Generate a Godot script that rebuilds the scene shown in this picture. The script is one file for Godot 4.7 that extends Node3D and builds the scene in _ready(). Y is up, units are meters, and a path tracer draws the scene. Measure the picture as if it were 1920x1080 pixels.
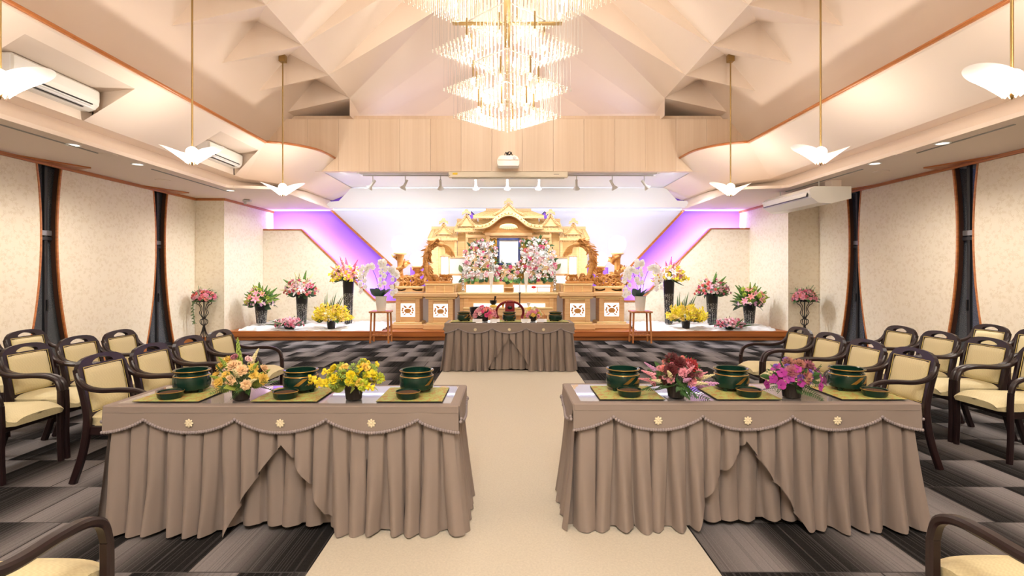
extends Node3D
# Funeral hall. Units are metres; depth d from the camera runs along -z.
const FOCAL := 1000.0
const VX := 951.0
const VY := 513.0
const EYE := 1.4

# ---------------------------------------------------------------- geometry helpers
class Shape:
	var st := SurfaceTool.new()
	func _init():
		st.begin(Mesh.PRIMITIVE_TRIANGLES)
		st.set_smooth_group(-1)
	func smooth(k):
		st.set_smooth_group(k)
		return self
	func tri(a, b, c):
		st.add_vertex(a); st.add_vertex(b); st.add_vertex(c)
	func quad(a, b, c, d):
		tri(a, b, c); tri(a, c, d)
	func quad_uv(a, b, c, d):
		st.set_uv(Vector2(0, 0)); st.add_vertex(a)
		st.set_uv(Vector2(1, 0)); st.add_vertex(b)
		st.set_uv(Vector2(1, 1)); st.add_vertex(c)
		st.set_uv(Vector2(0, 0)); st.add_vertex(a)
		st.set_uv(Vector2(1, 1)); st.add_vertex(c)
		st.set_uv(Vector2(0, 1)); st.add_vertex(d)
	func box(c, s, ch := 0.0, b := Basis()):
		# box of size s about c, edges chamfered by ch
		var h = s * 0.5
		var k = minf(ch, minf(h.x, minf(h.y, h.z)) * 0.9)
		st.set_smooth_group(-1)
		var t = Transform3D(b, c)
		if k <= 0.0:
			for ax in 3:
				for sg in [-1.0, 1.0]:
					var u = Vector3.ZERO; var v = Vector3.ZERO; var n = Vector3.ZERO
					n[ax] = sg * h[ax]
					u[(ax + 1) % 3] = h[(ax + 1) % 3] * sg
					v[(ax + 2) % 3] = h[(ax + 2) % 3]
					quad(t * (n - u + v), t * (n + u + v), t * (n + u - v), t * (n - u - v))
			return self
		for ax in 3:
			var a1 = (ax + 1) % 3
			var a2 = (ax + 2) % 3
			for sg in [-1.0, 1.0]:
				var n = Vector3.ZERO; var u = Vector3.ZERO; var v = Vector3.ZERO
				n[ax] = sg * h[ax]
				u[a1] = (h[a1] - k) * sg
				v[a2] = h[a2] - k
				quad(t * (n - u + v), t * (n + u + v), t * (n + u - v), t * (n - u - v))
			for s1 in [-1.0, 1.0]:
				for s2 in [-1.0, 1.0]:
					# edge along ax between faces a1 and a2
					var p = Vector3.ZERO; var q = Vector3.ZERO
					p[a1] = s1 * h[a1]; p[a2] = s2 * (h[a2] - k)
					q[a1] = s1 * (h[a1] - k); q[a2] = s2 * h[a2]
					var e = Vector3.ZERO
					e[ax] = h[ax] - k
					if s1 * s2 > 0.0:
						quad(t * (p + e), t * (q + e), t * (q - e), t * (p - e))
					else:
						quad(t * (p - e), t * (q - e), t * (q + e), t * (p + e))
		for sx in [-1.0, 1.0]:
			for sy in [-1.0, 1.0]:
				for sz in [-1.0, 1.0]:
					var p1 = Vector3(sx * h.x, sy * (h.y - k), sz * (h.z - k))
					var p2 = Vector3(sx * (h.x - k), sy * h.y, sz * (h.z - k))
					var p3 = Vector3(sx * (h.x - k), sy * (h.y - k), sz * h.z)
					if sx * sy * sz > 0.0:
						tri(t * p1, t * p3, t * p2)
					else:
						tri(t * p1, t * p2, t * p3)
		return self
	func lathe(prof, n := 20, t := Transform3D()):
		var g = 1
		for i in prof.size() - 1:
			if i > 0:
				var d1 = (prof[i] - prof[i - 1]).normalized()
				var d2 = (prof[i + 1] - prof[i]).normalized()
				if d1.dot(d2) < 0.75:
					g += 1
			st.set_smooth_group(g)
			for j in n:
				var a = TAU * j / n
				var b = TAU * ((j + 1) % n) / n
				var p = prof[i]; var q = prof[i + 1]
				var A = t * Vector3(cos(a) * p.x, p.y, sin(a) * p.x)
				var B = t * Vector3(cos(b) * p.x, p.y, sin(b) * p.x)
				var C = t * Vector3(cos(b) * q.x, q.y, sin(b) * q.x)
				var D = t * Vector3(cos(a) * q.x, q.y, sin(a) * q.x)
				if p.x < 1e-5:
					tri(A, C, D)
				elif q.x < 1e-5:
					tri(A, B, D)
				else:
					quad(A, B, C, D)
		st.set_smooth_group(-1)
		return self
	func tube(pts, rad, n := 8, cap := true):
		var up = Vector3(0.31, 0.9, 0.17).normalized()
		var rings = []
		for i in pts.size():
			var d = (pts[mini(i + 1, pts.size() - 1)] - pts[maxi(i - 1, 0)]).normalized()
			var s = d.cross(up)
			if s.length() < 0.05:
				s = d.cross(Vector3(1, 0, 0))
			s = s.normalized()
			up = s.cross(d).normalized()
			var r = rad[i] if rad is Array else rad
			var ring = []
			for j in n:
				var a = TAU * j / n
				ring.append(pts[i] + (s * cos(a) + up * sin(a)) * r)
			rings.append(ring)
		st.set_smooth_group(1)
		for i in pts.size() - 1:
			for j in n:
				var k = (j + 1) % n
				quad(rings[i][j], rings[i + 1][j], rings[i + 1][k], rings[i][k])
		st.set_smooth_group(-1)
		if cap:
			for j in range(1, n - 1):
				tri(rings[0][0], rings[0][j], rings[0][j + 1])
				var l = rings[-1]
				tri(l[0], l[j + 1], l[j])
		return self
	func sweep(pts, side, w, h, ch := 0.006):
		# chamfered rectangular section along pts; side is the fixed width axis
		var rings = []
		for i in pts.size():
			var d = (pts[mini(i + 1, pts.size() - 1)] - pts[maxi(i - 1, 0)]).normalized()
			var up = side.cross(d).normalized()
			var ww = (w[i] if w is Array else w) * 0.5
			var hh = (h[i] if h is Array else h) * 0.5
			var k = minf(ch, minf(ww, hh) * 0.8)
			var sec = [Vector2(ww, hh - k), Vector2(ww - k, hh), Vector2(k - ww, hh), Vector2(-ww, hh - k), Vector2(-ww, k - hh), Vector2(k - ww, -hh), Vector2(ww - k, -hh), Vector2(ww, k - hh)]
			var ring = []
			for q in sec:
				ring.append(pts[i] + side * q.x + up * q.y)
			rings.append(ring)
		for j in 8:
			st.set_smooth_group(j + 1)
			var k = (j + 1) % 8
			for i in pts.size() - 1:
				quad(rings[i][j], rings[i + 1][j], rings[i + 1][k], rings[i][k])
		st.set_smooth_group(-1)
		for j in range(1, 7):
			tri(rings[0][0], rings[0][j], rings[0][j + 1])
			var l = rings[-1]
			tri(l[0], l[j + 1], l[j])
		return self
	func prism(poly, depth, t := Transform3D()):
		# polygon in the local xy plane extruded from z 0 to depth
		st.set_smooth_group(-1)
		var pp = PackedVector2Array(poly)
		if Geometry2D.is_polygon_clockwise(pp):
			pp.reverse()
		var idx = Geometry2D.triangulate_polygon(pp)
		for i in range(0, idx.size(), 3):
			var a = pp[idx[i]]; var b = pp[idx[i + 1]]; var c = pp[idx[i + 2]]
			if (b - a).cross(c - a) < 0.0:
				var s = b; b = c; c = s
			tri(t * Vector3(a.x, a.y, depth), t * Vector3(c.x, c.y, depth), t * Vector3(b.x, b.y, depth))
			tri(t * Vector3(a.x, a.y, 0), t * Vector3(b.x, b.y, 0), t * Vector3(c.x, c.y, 0))
		for i in pp.size():
			var a = pp[i]; var b = pp[(i + 1) % pp.size()]
			quad(t * Vector3(a.x, a.y, depth), t * Vector3(b.x, b.y, depth), t * Vector3(b.x, b.y, 0), t * Vector3(a.x, a.y, 0))
		return self
	func ring_prism(outer, inner, depth, t := Transform3D()):
		st.set_smooth_group(-1)
		var n = outer.size()
		for i in n:
			var k = (i + 1) % n
			var a = outer[i]; var b = outer[k]; var c = inner[k]; var d = inner[i]
			quad(t * Vector3(a.x, a.y, depth), t * Vector3(b.x, b.y, depth), t * Vector3(c.x, c.y, depth), t * Vector3(d.x, d.y, depth))
			quad(t * Vector3(a.x, a.y, 0), t * Vector3(d.x, d.y, 0), t * Vector3(c.x, c.y, 0), t * Vector3(b.x, b.y, 0))
			quad(t * Vector3(a.x, a.y, 0), t * Vector3(b.x, b.y, 0), t * Vector3(b.x, b.y, depth), t * Vector3(a.x, a.y, depth))
			quad(t * Vector3(d.x, d.y, 0), t * Vector3(d.x, d.y, depth), t * Vector3(c.x, c.y, depth), t * Vector3(c.x, c.y, 0))
		return self
	func grid(fn: Callable, nu, nv):
		st.set_smooth_group(1)
		var p = []
		for i in nu + 1:
			var row = []
			for j in nv + 1:
				row.append(fn.call(float(i) / nu, float(j) / nv))
			p.append(row)
		for i in nu:
			for j in nv:
				quad(p[i][j], p[i + 1][j], p[i + 1][j + 1], p[i][j + 1])
		st.set_smooth_group(-1)
		return self
	func ball(c, r, n := 10, b := Basis()):
		var rv = r if r is Vector3 else Vector3(r, r, r)
		st.set_smooth_group(1)
		var m = maxi(4, n / 2 + 1)
		for i in m:
			var t1 = PI * i / m; var t2 = PI * (i + 1) / m
			for j in n:
				var a = TAU * j / n; var d = TAU * (j + 1) / n
				var P = func(t, f): return c + b * (Vector3(sin(t) * cos(f), cos(t), sin(t) * sin(f)) * rv)
				if i == 0:
					tri(P.call(t1, a), P.call(t2, d), P.call(t2, a))
				elif i == m - 1:
					tri(P.call(t1, a), P.call(t1, d), P.call(t2, a))
				else:
					quad(P.call(t1, a), P.call(t1, d), P.call(t2, d), P.call(t2, a))
		st.set_smooth_group(-1)
		return self
	func done() -> ArrayMesh:
		st.generate_normals()
		return st.commit()

func px(x, y, d) -> Vector3:      # the point seen at photo pixel x, y at depth d
	return Vector3((x - VX) * d / FOCAL, EYE - (y - VY) * d / FOCAL, -d)
func pt(x, y, d) -> Vector3:
	return Vector3(x, y, -d)
func poly(a) -> PackedVector2Array:  # flat list of numbers to 2D points
	var o = PackedVector2Array()
	for i in range(0, a.size(), 2):
		o.append(Vector2(a[i], a[i + 1]))
	return o
func curve(a, per := 6) -> Array:    # Catmull-Rom through Vector3 points
	var o = []
	for i in a.size() - 1:
		var p0 = a[maxi(i - 1, 0)]; var p3 = a[mini(i + 2, a.size() - 1)]
		for k in per:
			o.append(a[i].cubic_interpolate(a[i + 1], p0, p3, float(k) / per))
	o.append(a[-1])
	return o
func frame_at(p, up_dir, spin := 0.0) -> Transform3D:   # y axis along up_dir
	var y = up_dir.normalized()
	var h = Vector3(0, 0, 1) if absf(y.z) < 0.9 else Vector3(1, 0, 0)
	var x = h.cross(y).normalized()
	var b = Basis(x, y, x.cross(y))
	return Transform3D(b.rotated(y, spin), p)

# ---------------------------------------------------------------- nodes
var taken := {}
func numbered(n) -> String:
	if not taken.has(n):
		taken[n] = 0
		return n
	taken[n] += 1
	return "%s_%03d" % [n, taken[n]]
func tag(o, label, category, group = "", kind = ""):
	o.set_meta("label", label)
	if category: o.set_meta("category", category)
	if group: o.set_meta("group", group)
	if kind: o.set_meta("kind", kind)
	return o
func thing(n, label, category, at = Vector3.ZERO, turn = 0.0, group = "", kind = "") -> Node3D:
	var o = Node3D.new()
	o.name = numbered(n)
	add_child(o)
	o.position = at
	o.rotation.y = turn
	return tag(o, label, category, group, kind)
func part(parent, n, sh, m, t = null, label = "") -> MeshInstance3D:
	var o = MeshInstance3D.new()
	o.name = n
	o.mesh = sh.done() if sh is Shape else sh
	o.material_override = m
	parent.add_child(o, true)
	if t != null: o.transform = t
	if label: o.set_meta("label", label)
	return o
func struct(n, sh, m, label, category = "") -> MeshInstance3D:
	var o = part(self, n, sh, m)
	o.set_meta("kind", "structure")
	o.set_meta("label", label)
	o.set_meta("category", category if category else n.split("_")[0])
	return o
func copy_of(o, at, turn, label = "", group = "") -> Node3D:
	var c = o.duplicate()
	c.name = numbered(String(o.name).rstrip("0123456789").trim_suffix("_"))
	add_child(c)
	c.position = at
	c.rotation.y = turn
	if label: c.set_meta("label", label)
	if group: c.set_meta("group", group)
	return c
func scatter(parent, n, mesh, m, xforms, colors = null) -> MultiMeshInstance3D:
	var mm = MultiMesh.new()
	mm.transform_format = MultiMesh.TRANSFORM_3D
	mm.use_colors = colors != null
	mm.mesh = mesh
	mm.instance_count = xforms.size()
	for i in xforms.size():
		mm.set_instance_transform(i, xforms[i])
		if colors != null: mm.set_instance_color(i, colors[i])
	var o = MultiMeshInstance3D.new()
	o.name = n
	o.multimesh = mm
	o.material_override = m
	parent.add_child(o, true)
	o.set_meta("kind", "stuff")
	return o
func omni(parent, at, col, energy, size := 0.05):
	var l = OmniLight3D.new()
	l.name = "lamp_light"
	l.light_color = col; l.light_energy = energy; l.light_size = size
	l.omni_range = 25.0; l.omni_attenuation = 2.0; l.shadow_enabled = true
	parent.add_child(l, true)
	l.position = at
	return l
func spot(parent, at, dir, col, energy, angle := 40.0, size := 0.04, blend := 0.6):
	var l = SpotLight3D.new()
	l.name = "lamp_light"
	l.light_color = col; l.light_energy = energy; l.light_size = size
	l.spot_range = 25.0; l.spot_attenuation = 2.0; l.spot_angle = angle; l.spot_angle_attenuation = blend
	l.shadow_enabled = true
	parent.add_child(l, true)
	l.position = at
	var up = Vector3.UP if absf(dir.normalized().y) < 0.95 else Vector3(0, 0, 1)
	l.basis = Basis.looking_at(dir, up)
	return l
func area(parent, at, dir, w, h, col, energy):
	var l = AreaLight3D.new()
	l.name = "lamp_light"
	l.light_color = col; l.light_energy = energy
	l.area_size = Vector2(w, h); l.area_range = 25.0
	l.shadow_enabled = true
	parent.add_child(l, true)
	l.position = at
	var up = Vector3.UP if absf(dir.normalized().y) < 0.95 else Vector3(0, 0, 1)
	l.basis = Basis.looking_at(dir, up)
	return l

# ---------------------------------------------------------------- materials
func rgb(r, g, b) -> Color:
	return Color(r / 255.0, g / 255.0, b / 255.0)
func mat(c, rough := 0.6, metal := 0.0, opt := {}) -> StandardMaterial3D:
	var m = StandardMaterial3D.new()
	m.albedo_color = c
	m.roughness = rough
	m.metallic = metal
	m.cull_mode = BaseMaterial3D.CULL_DISABLED
	for k in opt: m.set(k, opt[k])
	return m
func glow(c, energy) -> StandardMaterial3D:
	return mat(c, 0.5, 0.0, {"emission_enabled": true, "emission": c, "emission_energy_multiplier": energy})
func leafy(c, back := 0.5, rough := 0.5) -> StandardMaterial3D:
	return mat(c, rough, 0.0, {"backlight_enabled": true, "backlight": Color(back, back, back)})
func picture(w, h, fn: Callable) -> ImageTexture:
	var im = Image.create(w, h, false, Image.FORMAT_RGB8)
	for y in h:
		for x in w:
			im.set_pixel(x, y, fn.call(x, y))
	return ImageTexture.create_from_image(im)
func textured(tex, rough, scale, world := true, opt := {}) -> StandardMaterial3D:
	var m = mat(Color.WHITE, rough, 0.0, {"albedo_texture": tex, "uv1_triplanar": true, "uv1_world_triplanar": world, "uv1_scale": scale})
	for k in opt: m.set(k, opt[k])
	return m
func noise(seed_, freq, oct := 4) -> FastNoiseLite:
	var n = FastNoiseLite.new()
	n.seed = seed_; n.frequency = freq; n.fractal_octaves = oct
	return n
func wood_picture(light, dark, seed_, along_y := true, w := 256, contrast := 1.0) -> ImageTexture:
	var n = noise(seed_, 1.0)
	var per = 1.0
	return picture(w, w, func(x, y):
		var u = float(x) / w; var v = float(y) / w
		if not along_y:
			var s = u; u = v; v = s
		# seamless: sample on a torus
		var a = TAU * u; var b = TAU * v
		var k = n.get_noise_3d(cos(a) * 2.6 * per + cos(b) * 0.08, sin(a) * 2.6 * per + sin(b) * 0.08, cos(b) * 0.1)
		var fine = n.get_noise_3d(cos(a) * 22.0, sin(a) * 22.0 + sin(b) * 0.35, cos(b) * 0.35)
		var t = clampf(0.5 + (k * 0.9 + fine * 0.5) * contrast, 0, 1)
		return light.lerp(dark, t))
func floral_picture(base, tone, seed_, n, w, size) -> ImageTexture:
	# scattered leaf and flower sprigs on a plain ground, seamless
	var rng = RandomNumberGenerator.new()
	rng.seed = seed_
	var im = Image.create(w, w, false, Image.FORMAT_RGB8)
	im.fill(base)
	for k in n:
		var cx = rng.randf() * w; var cy = rng.randf() * w
		var petals = rng.randi_range(3, 6)
		var t0 = rng.randf() * TAU
		var c = base.lerp(tone, rng.randf_range(0.35, 1.0))
		for p in petals:
			var a = t0 + TAU * p / petals
			var L = size * rng.randf_range(0.6, 1.2)
			var W = L * 0.34
			var ex = cx + cos(a) * L; var ey = cy + sin(a) * L
			for yy in range(int(-L) - 1, int(L) + 2):
				for xx in range(int(-L) - 1, int(L) + 2):
					var lx = xx * cos(a) + yy * sin(a)
					var ly = -xx * sin(a) + yy * cos(a)
					if (lx * lx) / (L * L) + (ly * ly) / (W * W) < 1.0:
						im.set_pixel(posmod(int(ex) + xx, w), posmod(int(ey) + yy, w), c)
	return ImageTexture.create_from_image(im)

# ---------------------------------------------------------------- shared values
var M := {}
const WARM := Color(1.0, 0.888, 0.765)
const BULB := Color(1.0, 0.962, 0.915)
const COOL := Color(0.945, 0.965, 1.0)
var rng := RandomNumberGenerator.new()

func make_materials():
	M.paper = textured(floral_picture(rgb(243, 233, 212), rgb(231, 218, 192), 3, 420, 512, 7), 0.75, Vector3(0.9, 0.9, 0.9))
	M.plaster = mat(rgb(242, 225, 209), 0.85)
	M.stage_white = mat(rgb(236, 237, 240), 0.85)  # cooler, whiter version of the plaster tone, used over the stage
	M.veneer = []
	for k in 3:
		M.veneer.append(textured(wood_picture(rgb(240 - 3 * k, 219 - 4 * k, 197 - 5 * k), rgb(229 - 3 * k, 205 - 4 * k, 180 - 5 * k), 40 + k, true, 256, 0.7), 0.45, Vector3(0.7, 0.35, 0.7), false))
	M.trim = textured(wood_picture(rgb(198, 126, 70), rgb(164, 96, 48), 7, false), 0.35, Vector3(1.1, 1.1, 0.4), false)
	M.stage = textured(wood_picture(rgb(190, 118, 60), rgb(160, 90, 40), 8, false), 0.35, Vector3(0.4, 2.0, 1.0), false)
	M.purple = mat(rgb(150, 98, 232), 0.7)
	M.pale_wall = mat(rgb(212, 214, 228), 0.8)
	M.white = mat(rgb(240, 240, 240), 0.5)
	M.white_gloss = mat(rgb(238, 236, 230), 0.25)
	M.black = mat(rgb(22, 22, 25), 0.35)
	M.dark_frame = mat(rgb(38, 38, 42), 0.4)
	M.steel = mat(rgb(150, 150, 152), 0.35, 0.7)
	M.brass = mat(rgb(172, 146, 96), 0.3, 0.9)
	M.rail_grey = mat(rgb(190, 185, 178), 0.5)
	M.glass = mat(Color(0.9, 0.93, 0.97, 0.06), 0.02, 0.0, {"metallic_specular": 0.12, "transparency": BaseMaterial3D.TRANSPARENCY_ALPHA})
	M.shaded_reveal = mat(rgb(70, 42, 28), 0.6)  # trim wood darkened: shade inside the window openings put into its colour
	M.wire = mat(rgb(200, 196, 190), 0.3, 0.6)

func set_up_view():
	var cam = Camera3D.new()
	cam.name = "camera"
	cam.projection = Camera3D.PROJECTION_FRUSTUM
	cam.near = 0.05
	cam.far = 80.0
	cam.size = 0.05 * 1080.0 / FOCAL
	cam.frustum_offset = Vector2(960.0 - VX, VY - 540.0) * 0.05 / FOCAL
	add_child(cam)
	cam.position = Vector3(0, EYE, 0)
	cam.current = true
	var e = Environment.new()
	e.background_mode = Environment.BG_COLOR
	e.background_color = Color(0.12, 0.135, 0.22)     # dusk outside the windows
	e.background_energy_multiplier = 1.0
	e.tonemap_mode = Environment.TONE_MAPPER_LINEAR
	e.tonemap_exposure = 1.0
	e.sdfgi_enabled = true; e.ssao_enabled = true; e.ssil_enabled = true
	var w = WorldEnvironment.new()
	w.name = "world"
	w.environment = e
	add_child(w)

# ---------------------------------------------------------------- the hall
const NEAR := -5.0       # end of the hall behind the camera
const WIN := [10.0, 7.57, 5.14, 2.71, 0.28]
const LOW := 2.97        # low ceiling along the sides
func window_half(y) -> float:
	return 0.13 + 0.075 * pow(y - 1.95, 2.0)

func setting(n, label, category) -> Node3D:
	var o = Node3D.new()
	o.name = n
	add_child(o)
	o.set_meta("kind", "structure"); o.set_meta("label", label); o.set_meta("category", category)
	return o

func build_walls():
	for s in [-1.0, 1.0]:
		var side = "left" if s < 0 else "right"
		var where = "with wall-mounted air conditioners above it" if s < 0 else "with ceiling-hung air conditioner at its far end"
		var wall = setting("wall_" + side, "cream floral wallpaper side wall " + where, "wall")
		var ax = Basis(Vector3(0, 0, -1), Vector3(0, 1, 0), Vector3(1, 0, 0))
		var at = Transform3D(ax, Vector3(-6.56 if s < 0 else 6.5, 0, 0))
		var edges = [11.12] + WIN + [NEAR]
		for i in edges.size() - 1:
			var far = edges[i]; var close = edges[i + 1]
			var pl = []
			for k in 25:
				var y = LOW * k / 24.0
				pl.append(Vector2(close + (window_half(y) if close > NEAR else 0.0), y))
			for k in 25:
				var y = LOW * (24 - k) / 24.0
				pl.append(Vector2(far - (window_half(y) if far < 11.0 else 0.0), y))
			part(wall, "wallpaper_panel", Shape.new().prism(pl, 0.06, at), M.paper)
			var mid = (far + close) / 2.0; var lon = far - close - 0.62
			part(wall, "outer_wall", Shape.new().box(pt(s * 6.78, 1.5, mid), Vector3(0.2, 3.4, lon)), M.dark_frame)  # outer wall coloured dark, so its edges at the windows look shaded
			var w1 = 0.42 if far < 11 else 0.0; var w2 = 0.42 if close > NEAR else 0.0
			part(wall, "baseboard", Shape.new().box(pt(s * 6.488, 0.04, mid + (w2 - w1) / 2), Vector3(0.03, 0.08, far - close - w1 - w2), 0.004), M.trim)
			part(wall, "crown_trim", Shape.new().box(pt(s * 6.485, LOW - 0.025, mid), Vector3(0.035, 0.05, far - close), 0.004), M.trim)
		part(wall, "outer_wall", Shape.new().box(pt(s * 6.78, 3.15, 4.2), Vector3(0.2, 0.4, 18.4)), M.plaster)
		for i in WIN.size():
			var c = WIN[i]
			var w = setting("window_%d" % (i + 1 + (5 if s > 0 else 0)), "tall narrow hourglass window with dark glass, %s from the stage, in the %s" % [["first", "second", "third", "fourth", "fifth"][i], "wall under the wall air conditioners" if s < 0 else "wall opposite the wall air conditioners"], "window")
			for e in [-1.0, 1.0]:
				var pts = []
				for k in 21:
					var y = LOW * k / 20.0
					pts.append(pt(s * 6.505, y, c + e * (window_half(y) + 0.004)))
				part(w, "jamb", Shape.new().sweep(pts, Vector3(1, 0, 0), 0.03, 0.03, 0.005), M.trim)
				part(w, "reveal_board", Shape.new().sweep(pts.map(func(p): return p + Vector3(s * 0.05, 0, 0)), Vector3(1, 0, 0), 0.07, 0.02, 0.003), M.shaded_reveal)
			part(w, "glass_pane", Shape.new().box(pt(s * 6.615, 1.5, c), Vector3(0.006, 2.96, 0.9)), M.glass)
			var dim = M.dark_frame
			for z in [-0.19, 0.04]:
				part(w, "mullion", Shape.new().box(pt(s * 6.602, 1.5, c + z), Vector3(0.05, 2.96, 0.05), 0.004), dim)
			part(w, "transom", Shape.new().box(pt(s * 6.59, 1.98, c + 0.02), Vector3(0.04, 0.075, 0.6), 0.004), M.steel)
			part(w, "sash_rail", Shape.new().box(pt(s * 6.592, 1.9, c + 0.02), Vector3(0.05, 0.05, 0.6), 0.004), dim)
			part(w, "sill", Shape.new().box(pt(s * 6.62, 0.03, c), Vector3(0.16, 0.06, 0.84), 0.004), dim)
			part(w, "window_handle", Shape.new().box(pt(s * 6.572, 0.95, c + 0.05), Vector3(0.03, 0.16, 0.025), 0.005), M.black)
			var pel = [Vector2(s * 6.5, c - 0.62), Vector2(s * 6.14, c + 0.3), Vector2(s * 6.5, c + 0.42)]
			part(w, "pelmet_board", Shape.new().prism(pel, 0.02, Transform3D(Basis(Vector3(1, 0, 0), Vector3(0, 0, -1), Vector3(0, 1, 0)), Vector3(0, LOW - 0.021, 0))), M.trim)
			part(w, "dark_backing" if s < 0 else "shaded_reveal", Shape.new().box(pt(s * (6.635 if s < 0 else 6.64), 1.5, c + (0.0 if s < 0 else -0.3)), Vector3(0.01, 2.96, 0.9 if s < 0 else 0.3)), mat(rgb(12, 12, 14), 0.95))  # black sheets added behind the panes so the windows stay dark
	# pilasters and side walls of the stage
	for s in [-1.0, 1.0]:
		var n = "wall_stage_left" if s < 0 else "wall_stage_right"
		var x1 = 5.9 if s < 0 else 5.86
		var w = struct(n, Shape.new().box(pt(s * (x1 + 6.56) / 2, LOW / 2, 12.3), Vector3(6.56 - x1, LOW, 2.36)), M.paper, "cream floral wallpaper return wall closing the stage side by the " + ("iron stand with mixed coral roses" if s < 0 else "ceiling-hung air conditioner"), "wall")
		part(w, "crown_trim", Shape.new().box(pt(s * (x1 - 0.012), LOW - 0.025, 12.3), Vector3(0.03, 0.05, 2.4), 0.004), M.trim)
		part(w, "crown_trim", Shape.new().box(pt(s * (x1 + 6.5) / 2, LOW - 0.025, 11.11), Vector3(6.5 - x1, 0.05, 0.03), 0.004), M.trim)
		part(w, "baseboard", Shape.new().box(pt(s * (x1 + 6.5) / 2, 0.04, 11.11), Vector3(6.5 - x1, 0.08, 0.03), 0.004), M.trim)
	struct("wall_back", Shape.new().box(pt(0, 3.4, 13.55), Vector3(13.2, 7.4, 0.2)), M.purple, "violet painted wall behind the altar", "wall")
	struct("wall_rear", Shape.new().box(pt(0, 3.4, NEAR - 0.1), Vector3(13.2, 7.4, 0.2)), M.paper, "cream wallpaper wall closing the hall opposite the altar", "wall")

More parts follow.
